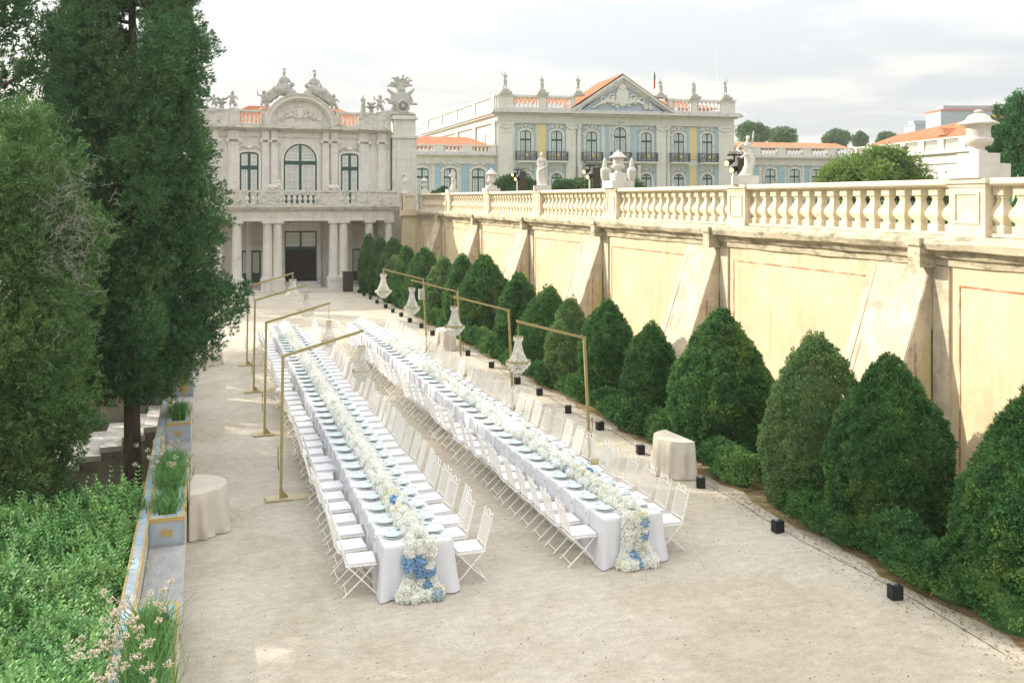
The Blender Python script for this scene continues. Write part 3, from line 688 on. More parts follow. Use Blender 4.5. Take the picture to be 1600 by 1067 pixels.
# ---------------------------------------------------------------- palace (own frame: u along the front, y away, z up)
PHI = math.atan(.238); Y0P = 102.
def pal_u(px, D0=Y0P):
    k = (px - CX) / F; Yc = D0 / (1 - .238 * k); return k * Yc / math.cos(PHI), Yc
def pz(px, py, D0=Y0P): return HC - (py - YH) / F * pal_u(px, D0)[1]
PROT = PHI - TH
def p2w(u, y, z):
    Xc = u * math.cos(PHI) - y * math.sin(PHI); Yc = Y0P + u * math.sin(PHI) + y * math.cos(PHI)
    return (Xc * CT + Yc * ST, -Xc * ST + Yc * CT, z)
def palace():
    loc = p2w(0, 0, 0)
    e = empty('palace', loc, 'two storey palace with triangular pediment, blue and yellow wall panels and roof statues', 'palace', rz=PROT)
    u = lambda px: pal_u(px)[0]
    z = lambda px, py: pz(px, py)
    uL, uR = u(777), u(1147)
    zc = 15.5                                             # cornice line
    b = MB(); b.box(uL, uR, 0, 14, 4.7, zc); b.obj('wall', M_pal, e)
    # side facade along the alley direction
    k = math.tan(TH - math.atan(480 / F)) if 0 else 0
    sx, sy = -ST * 0, 0
    dirU = (-math.sin(-PROT * 0), 0)
    # direction of +y world expressed in the palace frame
    du, dv = math.sin(PROT), math.cos(PROT)
    Ls = 36.
    A = Vector((uL, 0)); Bv = A + Vector((du, dv)) * Ls
    s = MB(); s.add([(A.x, A.y, 4.7), (Bv.x, Bv.y, 4.7), (Bv.x + 8, Bv.y, 4.7), (A.x + 8, A.y + .02, 4.7), (A.x, A.y, zc), (Bv.x, Bv.y, zc), (Bv.x + 8, Bv.y, zc), (A.x + 8, A.y + .02, zc)], [(0, 1, 5, 4), (1, 2, 6, 5), (4, 5, 6, 7)])
    s.obj('side_facade', M_pal, e)
    def along(t0, t1, off, z0, z1, mb):
        n = Vector((-dv, du)); P0 = A + Vector((du, dv)) * t0; P1 = A + Vector((du, dv)) * t1; Q0 = P0 + n * off; Q1 = P1 + n * off
        mb.add([(P0.x, P0.y, z0), (P1.x, P1.y, z0), (Q1.x, Q1.y, z0), (Q0.x, Q0.y, z0), (P0.x, P0.y, z1), (P1.x, P1.y, z1), (Q1.x, Q1.y, z1), (Q0.x, Q0.y, z1)], [(0, 3, 2, 1), (4, 5, 6, 7), (0, 1, 5, 4), (1, 2, 6, 5), (2, 3, 7, 6), (3, 0, 4, 7)])
    c = MB(); along(0, Ls, .25, 14.1, 14.3, c); along(0, Ls, .6, 15.1, 15.45, c); along(0, Ls, .4, 14.9, 15.1, c); along(0, Ls, .15, 15.45, 16.9, c); along(0, Ls, .3, 16.9, 17.15, c)
    for t in (0.3, 8, 16, 24, 32): along(t, t + 1.1, .22, 4.8, 14.1, c); along(t, t + 1.1, .28, 15.45, 16.9, c)
    for t in (4, 12, 20, 28): along(t - 2.6, t + 3.4, .19, 15.75, 16.6, c)
    c.obj('side_cornice', M_palc, e)
    sw = MB()
    for t in (5, 13, 21, 29): along(t - .8, t + .8, .06, 9.5, 13.2, sw)
    sw.obj('side_panel', M_bluegrey, e)
    # front cornice
    c = MB(); c.box(uL - .15, uR + .15, -.25, .02, 14.05, 14.2); c.box(uL - .3, uR + .3, -.4, .02, 15.0, 15.15); c.box(uL - .7, uR + .75, -.85, .1, 15.18, 15.42); c.box(uL - .55, uR + .6, -.7, .1, 15.42, 15.62)
    c.box(uL - .2, uR + .2, -.2, .05, 4.7, 5.5); c.obj('cornice', M_palc, e)
    # parapet with balusters
    def para(pa, pb, solid):
        m = MB(); ua, ub = u(pa), u(pb)
        if solid: m.box(ua, ub, -.3, .3, 15.62, 17.1); m.box(ua - .1, ub + .1, -.42, .42, 17.0, 17.22); m.obj('parapet_pier', M_pal, e)
        else:
            m.box(ua, ub, -.25, .25, 15.62, 15.82); m.box(ua, ub, -.3, .3, 16.9, 17.15); m.obj('parapet_rail', M_pal, e)
            n = int((ub - ua) / .42)
            for i in range(n):
                q = MB(); q.lathe([(.13, 0), (.13, .1), (.08, .14), (.15, .35), (.15, .45), (.07, .8), (.06, .9), (.13, .98), (.13, 1.1)], ua + (ub - ua) * (i + .5) / n, 0, 15.81, 6); PB.append((q, e))
    PB = []
    for a in ((777, 801, 1), (801, 841, 0), (841, 852, 1), (852, 890, 0), (890, 898, 1), (1042, 1050, 1), (1050, 1079, 0), (1079, 1088, 1), (1088, 1124, 0), (1124, 1147, 1)): para(*a)
    for q, ee in PB: q.obj('parapet_baluster', M_pal, ee)
    # pediment
    pl, pr = u(891), u(1049); pc = u(970); zt = z(970, 121)
    m = MB(); m.prism([(pl + 1.2, 15.6), (pr - 1.2, 15.6), (pc, zt - .5)], -.45, 1.2, 'y'); m.obj('pediment', M_bluegrey, e)
    m = MB()
    for s in (-1, 1):
        x0 = pl if s < 0 else pr
        for off, t, dy in ((0, .28, .95), (-.32, .34, .75), (-.7, .22, .6)):
            q = [(x0, 15.35 + off * .2), (x0, 15.35 + t), (pc, zt + off + t * .4), (pc, zt + off - t * .8)]
            if s > 0: q = q[::-1]
            m.prism(q, -dy + (s + 1) * .003, 1.2, 'y')
    m.box(pl - .2, pr + .2, -1.0, .1, 15.19, 15.44); m.box(pl, pr, -.62, .1, 14.95, 15.17); m.obj('pediment_cornice', M_palc, e)
    scroll_relief(e, pc, 16.9, -.55, 7.6, 3.2, M_pal, 11, 'royal_arms')
    # roofs
    rf = MB(); ez, rz = 16.3, 19.3
    roofsheet(rf, (uL + 1.2, 1.2, ez), (uR - 1.2, 1.2, ez), (uR - 5.2, 5.5, z(1075, 151)), (uL + 3.6, 5.5, z(820, 140))); roofsheet(rf, (uR - 1.2, 1.2, ez), (uR - 1.2, 12, ez), (uR - 5.2, 5.5, z(1075, 151)), (uR - 5.2, 5.5, z(1075, 151)))
    roofsheet(rf, (pl, -.6, 15.85), (pl, 8, 15.85), (pc, 8, zt + .35), (pc, -.6, zt + .35)); roofsheet(rf, (pr, 8, 15.85), (pr, -.6, 15.85), (pc, -.6, zt + .35), (pc, 8, zt + .35)); rf.obj('roof', M_roof, e)
    # colour panels
    bp = 'blue_panel'; yp = 'yellow_panel'
    def strip(nm_, pa, pb, za, zb): m_ = MB(); m_.box(u(pa), u(pb), -.05, .01, za, zb); m_.obj(nm_, M_blue if nm_[0] == 'b' else M_yel, e)
    Z1 = 9.95                                             # balcony floor
    wins = [821, 869.5, 924, 968.5, 1009.5, 1060, 1104.5]
    for a, c_ in ((839, 853), (1077, 1089)): strip(yp, a, c_, Z1 + .3, 14.0); strip(yp, a, c_, 5.6, Z1 - .4)
    for w in wins:
        hw = 15 if w != 968.5 else 22
        for s in (-1, 1):
            a, c_ = sorted((w + s * (hw - 5), w + s * (hw + 1))); strip(bp, a, c_, Z1 + .1, 14.0); strip(bp, a, c_, 5.6, Z1 - .4)
    pi = MB()
    for a, c_ in ((779, 801), (884, 902), (899, 907), (1025, 1042), (1040, 1046), (1122, 1143)):
        ua, ub = u(a), u(c_); m = MB(); m.box(ua, ub, -.16, .01, 4.8, 14.1); m.box(ua - .1, ub + .1, -.24, .01, 4.8, 5.7); m.box(ua - .08, ub + .08, -.26, .01, 13.9, 14.06); m.box(ua - .05, ub + .05, -.2, .01, 13.0, 13.1)
        m.tube([(ua, -.2, 13.75), ((ua + ub) / 2, -.22, 13.45), (ub, -.2, 13.75)], .09, 5)
        for s in (ua + .1, ub - .1): m.ell((s, -.2, 13.75), (.18, .1, .16), 7, 5)
        m.obj('pilaster', M_pal, e)
    # windows, two storeys
    for i, w in enumerate(wins):
        mid = i == 3
        window(e, u(w), Z1 + .05, 12.95 if not mid else 13.1, .62 if not mid else .72, .32 if not mid else .72, 0, 12.25 if not mid else 12.7, M_palc, sur=.30, cols=2, rows=5)
        window(e, u(w), 5.2, 8.0, .62, .58, 0, 8.05, M_palc, sur=.28, cols=2, rows=4)
        # iron balcony
        bw = 1.15; r = MB(); x = u(w)
        for k_ in range(17):
            t = -bw + 2 * bw * k_ / 16; r.box(x + t - .02, x + t + .02, -.72, -.68, Z1, Z1 + .95)
        r.box(x - bw, x + bw, -.74, -.66, Z1 + .93, Z1 + 1.0); r.box(x - bw, x + bw, -.74, -.66, Z1 + .02, Z1 + .08)
        for s in (-1, 1):
            r.box(x + s * bw - .03, x + s * bw + .03, -.7, 0, Z1 + .93, Z1 + 1.0)
            for k_ in range(4): r.box(x + s * bw - .02, x + s * bw + .02, -.7 + .16 * k_, -.66 + .16 * k_, Z1, Z1 + .95)
        for k_ in range(6): r.torus((x - .85 + .34 * k_, -.70, Z1 + .35 + .2 * (k_ % 2)), .13, .025, 'y', 8, 4)
        br = r.obj('balcony_rail', M_iron, e)
        g = MB(); g.add([(x, -.78, Z1 + .78), (x + .17, -.78, Z1 + .55), (x, -.78, Z1 + .28), (x - .17, -.78, Z1 + .55), (x, -.84, Z1 + .54)], [(0, 4, 1), (1, 4, 2), (2, 4, 3), (3, 4, 0), (0, 1, 2, 3)])
        for s in (-1, 1): g.ell((x + s * .42, -.76, Z1 + .62), .05, 6, 4); g.ell((x + s * .30, -.76, Z1 + .30), .05, 6, 4)
        g.obj('gilt_ornament', M_goldleaf, br)
    sl = MB()
    for a, c_ in ((806, 837), (852, 886), (912, 937), (912, 1024), (1046, 1075), (1090, 1121)): sl.box(u(a), u(c_), -.8 - .002 * (a % 7), .01, Z1 - .22, Z1 - .02)
    sl.obj('balcony_slab', M_palc, e)
    for a in (941, 951, 986, 996, 904):                       # portico columns under the centre balcony
        m = MB(); m.lathe([(.26, 0), (.2, .1), (.2, 4.2), (.3, 4.5), (.3, 4.6)], u(a), -.5, 4.9, 10); m.obj('door_column', M_pal, e, False, 40)
    d = MB(); d.prism([(u(968) + q[0], q[1]) for q in arch_pts(.9, 4.9, 8.2, .7)], -.1, .02, 'y'); d.obj('main_door', M_green, e)
palace()

def low_wing(name, label, ua, ub, y0, depth, ztop, eave, ridge, wins, blues, yels=(), pal_frame=None, nb=2, zc=None, hips=(0, 0), wz=(4.9, 8.3)):
    e = empty(name, p2w((ua + ub) / 2, y0, 4.8), label, 'palace wing', rz=PROT) if pal_frame is None else pal_frame
    cu = (ua + ub) / 2
    def O(mb, nm, m, sm=None): mb.V = [(x - cu, y, z - 4.8) for x, y, z in mb.V]; return mb.obj(nm, m, e, False, sm)
    b = MB(); b.box(ua, ub, 0, depth, 4.6, zc); O(b, 'wall', M_pal)
    c = MB(); c.box(ua, ub, -.2, .02, zc - 1.05, zc - .9); c.box(ua, ub, -.5, .1, zc - .15, zc + .05); c.box(ua, ub, -.38, .1, zc + .05, zc + .16); c.box(ua, ub, -.15, .02, 4.6, 5.3); O(c, 'cornice', M_palc)
    p = MB(); L = ub - ua; p.box(ua, ub, -.15, .2, zc + .16, zc + .32); p.box(ua, ub, -.2, .25, ztop - .15, ztop)
    seg = L / nb
    for i in range(nb + 1):
        x = ua + seg * i; w = seg * .16; p.box(max(ua, x - w), min(ub, x + w), -.17, .22, zc + .16, ztop - .15)
    O(p, 'parapet', M_pal)
    tot = 0
    for i in range(nb):
        xa = ua + seg * i + seg * .16; xb = ua + seg * (i + 1) - seg * .16; n = max(3, int((xb - xa) / .42))
        for j in range(n):
            if tot > 95: break
            q = MB(); q.lathe([(.11, 0), (.11, .08), (.14, .25), (.06, (ztop - zc) * .55), (.11, ztop - zc - .3)], xa + (xb - xa) * (j + .5) / n, .02, zc + .3, 6); O(q, 'parapet_baluster', M_pal); tot += 1
    r = MB(); rs = ridge; y1, y2 = .9, depth * .5 + .9
    roofsheet(r, (ua, y1, eave), (ub, y1, eave), (ub - hips[1], y2, rs), (ua + hips[0], y2, rs)); roofsheet(r, (ub, depth + .9, eave), (ua, depth + .9, eave), (ua + hips[0], y2, rs), (ub - hips[1], y2, rs))
    if hips[1]: roofsheet(r, (ub, y1, eave), (ub, depth + .9, eave), (ub - hips[1], y2, rs), (ub - hips[1], y2, rs))
    O(r, 'roof', M_roof)
    s = MB()
    for a, d in blues: s = MB(); s.box(a, d, -.04, .01, 5.4, zc - 1.15); O(s, 'blue_panel', M_blue)
    s = MB()
    for a, d in yels: s.box(a, d, -.045, .01, 5.4, zc - 1.15)
    if yels: O(s, 'yellow_panel', M_yel)
    for x in wins:
        w = window(e, x - cu, wz[0] - 4.8, wz[1] - 4.8, .70, .30, 0, wz[1] - 5.5, M_palc, sur=.32, cols=2, rows=5)
    return e
def wings():
    # between the pavilion and the palace
    u = lambda px: pal_u(px)[0]
    z = lambda px, py: pz(px, py)
    wn = [u(660), u(704), u(748)]
    low_wing('low_wing', 'single storey wing with orange tiled roof and blue panels, between the pavilion and the palace', u(640), u(776) - .02, .3, 7, z(700, 225.5), z(700, 226) - .2, z(700, 210), wn, [(u(680), u(690)), (u(721.5), u(735)), (u(763), u(776) - .1)], nb=3, zc=z(700, 240.5), hips=(0, 2.4), wz=(4.9, z(700, 267)))
    # right of the palace
    D = 6.; y0 = 8.
    k = Y0P + y0 / math.cos(PHI)
    u2 = lambda px: pal_u(px, k)[0] + y0 * math.tan(PHI)
    z2 = lambda px, py: pz(px, py, k)
    low_wing('long_wing', 'long low wing with orange tiled roof and balustrade, running right from the palace', u2(1140), u2(1337), y0, 7, z2(1250, 230.5), z2(1250, 231), z2(1250, 220.5), [u2(p) for p in (1203, 1241, 1275, 1310)], [(u2(1178), u2(1186)), (u2(1215), u2(1226)), (u2(1257), u2(1266)), (u2(1290), u2(1298))], nb=5, zc=z2(1250, 246), wz=(4.9, z2(1250, 268)))
    # wing coming forward on the far right
    A = Dp(1337, 230.7, 115.5); B = Dp(1620, 205, 84)
    e = empty('forward_wing', (A[0], A[1], 4.8), 'low palace wing with broad orange roof and dormer, coming forward behind the large lidded urn', 'palace wing')
    d = Vector((B[0] - A[0], B[1] - A[1])); Lw = d.length; e.rotation_euler = (0, 0, math.atan2(d.y, d.x)); zt = A[2]; zc = zt - 1.5
    b = MB(); b.box(0, Lw, 0, 9, -.2, zc - 4.8); b.obj('wall', M_pal, e)
    c = MB(); c.box(0, Lw, -.5, .1, zc - 4.95, zc - 4.7); c.box(0, Lw, -.2, .02, zc - 6, zc - 5.85); c.obj('cornice', M_palc, e)
    p = MB(); p.box(0, Lw, -.2, .25, zt - 4.95, zt - 4.8); p.box(0, Lw, -.15, .2, zc - 4.7, zc - 4.5)
    nb = 9; seg = Lw / nb
    for i in range(nb + 1): p.box(max(0, seg * i - .5), min(Lw, seg * i + .5), -.17, .22, zc - 4.7, zt - 4.95)
    p.obj('parapet', M_pal, e)
    for i in range(nb):
        for j in range(8):
            q = MB(); q.lathe([(.11, 0), (.11, .08), (.15, .25), (.06, .7), (.11, 1.1)], seg * i + .7 + (seg - 1.4) * (j + .5) / 8, .02, zc - 4.5, 6); q.obj('parapet_baluster', M_pal, e)
    r = MB(); r1 = 12.9 - 4.8; roofsheet(r, (-.5, .7, zt - 5.0), (Lw, .7, zt - 5.0), (Lw, 5.8, 15.3 - 4.8), (-.5, 5.8, 13.7 - 4.8)); roofsheet(r, (Lw, 11, zt - 5.0), (-.5, 11, zt - 5.0), (-.5, 5.8, 13.7 - 4.8), (Lw, 5.8, 15.3 - 4.8)); r.obj('roof', M_roof, e)
    dm = MB(); dm.prism([(14.2, zt - 4.3), (15.8, zt - 4.3), (15.0, zt - 3.5)], 1.6, 3.8, 'y'); dm.obj('dormer', M_roof, e)
    for i in range(nb): bl = MB(); bl.box(seg * i + .6, seg * i + 1.3, -.04, .01, .6, zc - 6.1); bl.obj('blue_panel', M_blue, e)
    for i in range(nb): window(e, seg * (i + .5), .1, 3.2, .7, .3, 0, 2.6, M_palc, sur=.32, cols=2, rows=4)
wings()
def far_blocks():
    for nm, px0, px1, py, D, lab in (('apartment_block', 1470, 1640, 171, 330, 'broad pale apartment block on the horizon behind the large urn'), ('apartment_tower', 1430, 1462, 193.5, 420, 'small distant apartment tower left of the broad pale block')):
        a = Dp(px0, py, D); b_ = Dp(px1, py, D); e = empty(nm, (a[0], a[1], 0), lab, 'apartment building'); e.rotation_euler = (0, 0, -TH); Lw = b_[0] - a[0]; Lw = (Vector(b_) - Vector(a)).length
        b = MB(); b.box(0, Lw, 0, 12, 0, a[2] - .5); b.box(Lw * .06, Lw * .9, 3, 9, a[2] - .5, a[2] + 1.6); b.obj('wall', M_apt, e)
        rr = MB(); rr.box(-.3, Lw + .3, -.3, 12.3, a[2] - .5, a[2]); rr.obj('roof_edge', M_roof if D == 330 else M_apt, e)
        n = int(Lw / 3.2)
        for j in range(3):
            w = MB()
            for i in range(n): w.box(1 + i * 3.2, 2.6 + i * 3.2, -.05, .02, a[2] - 3 - j * 3, a[2] - 1.6 - j * 3)
            w.obj('window_row', M_aptw, e)
far_blocks()

def haze():
    b = MB(); b.box(-60, 140, -12, 460, -3.2, 42); o = tag(b.obj('haze', None), kind='stuff')
    m = bpy.data.materials.new('haze_air'); m.use_nodes = True; t = m.node_tree; t.nodes.clear(); v = t.nodes.new('ShaderNodeVolumePrincipled'); v.inputs['Density'].default_value = .0005; v.inputs['Color'].default_value = (.96, .95, .92, 1); v.inputs['Anisotropy'].default_value = .35
    q = t.nodes.new('ShaderNodeOutputMaterial'); t.links.new(v.outputs[0], q.inputs[1]); o.data.materials.append(m)
haze()
# ================================================================ PLANTS
def bush_crown(seed, H, Rb, ncl, k=8, L=.075, Wd=.026, lump=.13, lean=(0, 0), pw=1.9, low=.25, cr=.085, holes=.0):
    "egg shaped clipped juniper: clusters of scaly tufts over a lumpy inner body of the same foliage"
    rng = np.random.default_rng(seed)
    def rad(h): return np.where(h < low, .82 + .18 * np.sin(h / low * 1.57), np.clip(1 - np.clip((h - low) / (1 - low), 0, 1) ** pw, 0, 1)) * Rb
    def surf(h, a, sc=1.):
        P = np.stack([np.cos(a) * rad(h), np.sin(a) * rad(h), h * H], 1)
        n = 1 + lump * wob(P * np.array([1, 1, .6]), seed, 2.0) + lump * .45 * wob(P, seed + 1, 5.)
        P2 = P.copy(); P2[:, :2] *= (n * sc)[:, None]; P2[:, 2] += .08 * wob(P, seed + 2, 3) * (h > .1)
        P2[:, 0] += lean[0] * h; P2[:, 1] += lean[1] * h
        return P2
    hs = rng.random(ncl * 5); keep = rng.random(ncl * 5) < (rad(hs) / Rb * .9 + .10); h = hs[keep][:ncl]; a = rng.random(len(h)) * 2 * math.pi
    P = surf(h, a); Dn = np.stack([np.cos(a), np.sin(a), .35 + .5 * h], 1) + rng.normal(size=(len(a), 3)) * .22
    Dn /= np.linalg.norm(Dn, axis=1)[:, None]; P += Dn * (rng.random(len(a)) * .11 - .05)[:, None]
    if holes: kp = wob(P, seed + 9, 2.4) > -1 + holes * 2; P, Dn = P[kp], Dn[kp]
    m = 7; C = np.repeat(P, m, 0); D0 = np.repeat(Dn, m, 0); q = rng.normal(size=(len(C), 3)); q /= np.linalg.norm(q, axis=1)[:, None]
    D1 = D0 * .9 + q * .8; D1 /= np.linalg.norm(D1, axis=1)[:, None]; sc = rng.uniform(.7, 1.3, len(P)); C = C + D1 * (cr * np.repeat(sc, m))[:, None]
    parts = [leaves(C, D1, k, L, Wd, .5, rng, .22)]
    n, m = 40, 26; hh = np.linspace(0, .97, m); aa = np.linspace(0, 2 * math.pi, n, endpoint=False)
    Hh, Aa = np.meshgrid(hh, aa, indexing='ij'); V = surf(Hh.ravel(), Aa.ravel(), .74 if not holes else .55)
    Q = np.array([(j * n + i, j * n + (i + 1) % n, (j + 1) * n + (i + 1) % n, (j + 1) * n + i) for j in range(m - 1) for i in range(n)])
    parts.append((V, Q))
    hi_, ai_ = rng.random(ncl), rng.random(ncl) * 6.28; Pi = surf(hi_ * .97, ai_, 1.); Pi[:, :2] *= rng.uniform(.72, .92, ncl)[:, None]; Di = np.stack([np.cos(ai_), np.sin(ai_), 0 * ai_ + .4], 1)
    parts.append(leaves(Pi, Di, 6, L * 1.3, L * .6, .9, rng, .2)); return cat_np(parts)
def trunk_mb(h, r, seed, lean=(0, 0)):
    b = MB(); q = random.Random(seed); b.tube([(0, 0, -.15), (lean[0] * .2, lean[1] * .2, h * .4), (lean[0] * .6, lean[1] * .6, h)], r, 8, r * .35)
    for i in range(5):
        a = q.random() * 6.28; z = h * (.08 + .14 * i); b.tube([(0, 0, z), (.3 * math.cos(a), .3 * math.sin(a), z + .25), (.6 * math.cos(a), .6 * math.sin(a), z + .55)], r * .4, 5, r * .12)
    return b
# x, y, height, radius, seed, lighter?
NB = [
 (10.9, 9.9, 3.05, 0.98, 1, 0, 'wide dark green juniper at the near right end of the bush row'),
 (10.95, 12.85, 3.0, 1.02, 2, 0, 'second juniper from the near right end, dark green with a bulging side'),
 (10.75, 14.55, 3.15, 0.98, 3, 1, 'paler bushier juniper, third from the near right end of the row'),
 (10.95, 18.2, 3.12, 1.16, 4, 0, 'broad dark pointed juniper behind the half round cocktail table'),
 (10.55, 20.85, 2.60, 0.70, 5, 0, 'narrow dark juniper just beyond the half round cocktail table'),
 (10.65, 23.7, 2.85, 0.78, 6, 0, 'juniper with rounded top behind the nearest right hand gold stand'),
 (10.45, 26.0, 2.65, 0.66, 7, 1, 'short uneven juniper between two taller ones, near the hexagonal chandelier'),
 (10.75, 28.7, 2.75, 0.92, 8, 0, 'broad juniper behind the hexagonal rimmed chandelier'),
 (10.55, 31.1, 3.0, 0.70, 9, 0, 'slender juniper just before the large broad pair by the far cocktail table'),
 (10.85, 36.3, 3.30, 1.12, 10, 0, 'large broad juniper beside the far right cocktail table'),
 (10.45, 38.3, 3.25, 0.74, 11, 0, 'tall narrow juniper touching the large broad one by the far cocktail table'),
 (10.55, 42.0, 2.95, 0.80, 12, 1, 'ragged yellow green juniper with bare patches, beyond the large broad one'),
 (10.6, 46.2, 3.15, 0.98, 13, 0, 'dense clipped juniper left of the ragged yellow green one'),
 (10.15, 48.3, 3.1, 0.72, 14, 0, 'tall sunlit juniper with rounded shoulder, eighth from the pavilion'),
 (9.95, 50.6, 2.5, 0.62, 15, 1, 'small rounded juniper with a bright left side, in the far part of the row'),
 (10.35, 53.0, 3.35, 0.95, 16, 0, 'smooth cone shaped juniper, third from the pavilion'),
 (9.85, 54.6, 3.4, 0.62, 17, 0, 'tall slim juniper, second from the pavilion columns'),
 (9.45, 56.2, 3.5, 0.55, 18, 0, 'tallest slim juniper standing next to the pavilion columns')]
def bushes():
    for i, (x, y, H, Rb, sd_, lt, lab) in enumerate(NB):
        D = y; ncl = int(min(2900, max(620, 2900 * (14. / (D + 2)) ** 1.0)) * (Rb + .15) * H / 3.4); cr = .062 if D < 24 else .085
        L = .050 if D < 16 else (.064 if D < 30 else .10)
        e = empty('juniper_bush', (x, y, 0), lab, 'juniper bush', 'pointed juniper bushes along the terrace wall')
        V, Q = bush_crown(100 + sd_, H, Rb * .93, ncl, 6 if D < 30 else 5, L, L * .40, .12 if i < 13 else .05, low=.32 if i % 3 else .36, pw=1.80 + .2 * (i % 3), cr=cr, holes=.16 if lt else 0.)
        np_obj('crown', V, Q, M_jun2 if lt else M_jun, e)
        trunk_mb(H * .7, .07, sd_).obj('trunk', M_bark, e)
        # low skirt bushes at the foot, part of the clipped row
    rng = np.random.default_rng(55)
    # low clipped hedge at the foot of the row: one growth nobody could count
    ps = []
    for j in range(62):
        y = 9.6 + 47 * (j / 61.) ** 1.15; x = 10.12 - .15 * j / 61 + .12 * math.sin(j * 1.7); r = (.30 + .14 * rng.random(), .62, .28 + .34 * rng.random())
        if rng.random() < .22 and j > 2: continue
        n = int(900 * min(1, (18 / (y + 2)) ** 1.1)) + 110
        d = rng.normal(size=(n, 3)); d /= np.linalg.norm(d, axis=1)[:, None]; d[:, 2] = np.abs(d[:, 2])
        P = d * np.array(r) * (1 + .22 * wob(d * 2, j, 2) + .10 * wob(d * 6, j + 3, 3))[:, None] + np.array([x, y, .18]); L = .062 if y < 18 else .10
        ps.append(leaves(P, d, 8, L, L * .36, .6, rng, .2)); ps.append(sph_grid((x, y, .15), tuple(q * .60 for q in r), 12, 8))
    V, Q = cat_np(ps); tag(np_obj('low_hedge', V, Q, M_jun), 'knee high clipped hedge running along the foot of the junipers', 'hedge', kind='stuff')
bushes()

# ---------------------------------------------------------------- tall cypresses over the sunken garden
def cyp_crown(seed, prof, z0, z1, nl, dens, L=.13, gap=.12, tip=.35):
    "lobes set round a trunk; prof = [(z, radius)], dens = tufts per m2"
    rng = np.random.default_rng(seed); parts = []; zs = np.array([p[0] for p in prof]); rs = np.array([p[1] for p in prof]); lob = []
    for i in range(nl):
        z = z0 + (z1 - z0) * ((i + rng.random()) / nl); Rz = np.interp(z, zs, rs); a = i * 2.39996 + rng.normal() * .3
        rr = Rz * (.50 + .42 * rng.random() ** .6); s = .20 * Rz + .15 + .16 * rng.random()
        r = np.array([s * rng.uniform(.75, 1.15), s * rng.uniform(.75, 1.15), s * rng.uniform(.9, 1.45)])
        rr = min(rr, max(.1, Rz - r[0] * .8))
        if rng.random() < .2: r = r * .62; rr = Rz * rng.uniform(.85, 1.05)
        c = np.array([rr * math.cos(a), rr * math.sin(a), z]); lob.append((c, r, a))
        n = int(4 * math.pi * (r.prod() ** (2 / 3.)) * dens)
        d = rng.normal(size=(n, 3)); d /= np.linalg.norm(d, axis=1)[:, None]
        keep = rng.random(n) > gap
        d = d[keep]; P = c + d * r * (1 + .42 * wob(d * r * 3 + c, seed + i, 1.6) + rng.normal(size=len(d)) * .07)[:, None]
        D = d * .8 + np.array([math.cos(a) * .5, math.sin(a) * .5, .55]); D /= np.linalg.norm(D, axis=1)[:, None]
        parts.append(leaves(P, D, 8, L, L * .30, .5, rng, .25)); parts.append(sph_grid(c, r * .16, 6, 5))
        q_ = d[rng.random(len(d)) < .22]; Pi = c + q_ * r * rng.uniform(.45, .88, len(q_))[:, None]; parts.append(leaves(Pi, q_, 9, L * 1.25, L * .42, 1.2, rng, .1))
        # protruding sprays
        for q in range(int(5 * tip * 3)):
            dd = np.array([math.cos(a + rng.normal() * .7), math.sin(a + rng.normal() * .7), rng.uniform(-.2, .9)]); dd /= np.linalg.norm(dd); t = np.linspace(.85, 1.45, 14)[:, None]
            PP = c + dd * r * t + rng.normal(size=(14, 3)) * .045; parts.append(leaves(PP, np.repeat(dd[None], 14, 0), 7, L * .8, L * .26, .6, rng, .3))
    return cat_np(parts), lob
def cypress(name, x, y, zb, prof, z0, z1, nl, dens, seed, m, lab, tr=.19, L=.12, twigs=None, gap=.12):
    e = empty(name, (x, y, zb), lab, 'tree')
    (V, Q), lob = cyp_crown(seed, prof, z0, z1, nl, dens, L, gap); V = V.copy(); V[:, 2] -= zb
    np_obj('crown', V, Q, m, e)
    b = MB(); b.tube([(0, 0, -.2), (.04, .02, 1.5), (0, .05, (z0 - zb) + 1), (.05, 0, (z1 - zb) * .6), (0, 0, (z1 - zb) * .95)], tr * 1.1, 10, tr * .25)
    for c, r, a in lob[::2]: b.tube([(0, 0, c[2] - zb - .5 * np.hypot(c[0], c[1])), (c[0] * .5, c[1] * .5, c[2] - zb - .35), (c[0], c[1], c[2] - zb)], .05, 5, .02)
    b.obj('trunk', M_bark, e, False, 60)
    return e
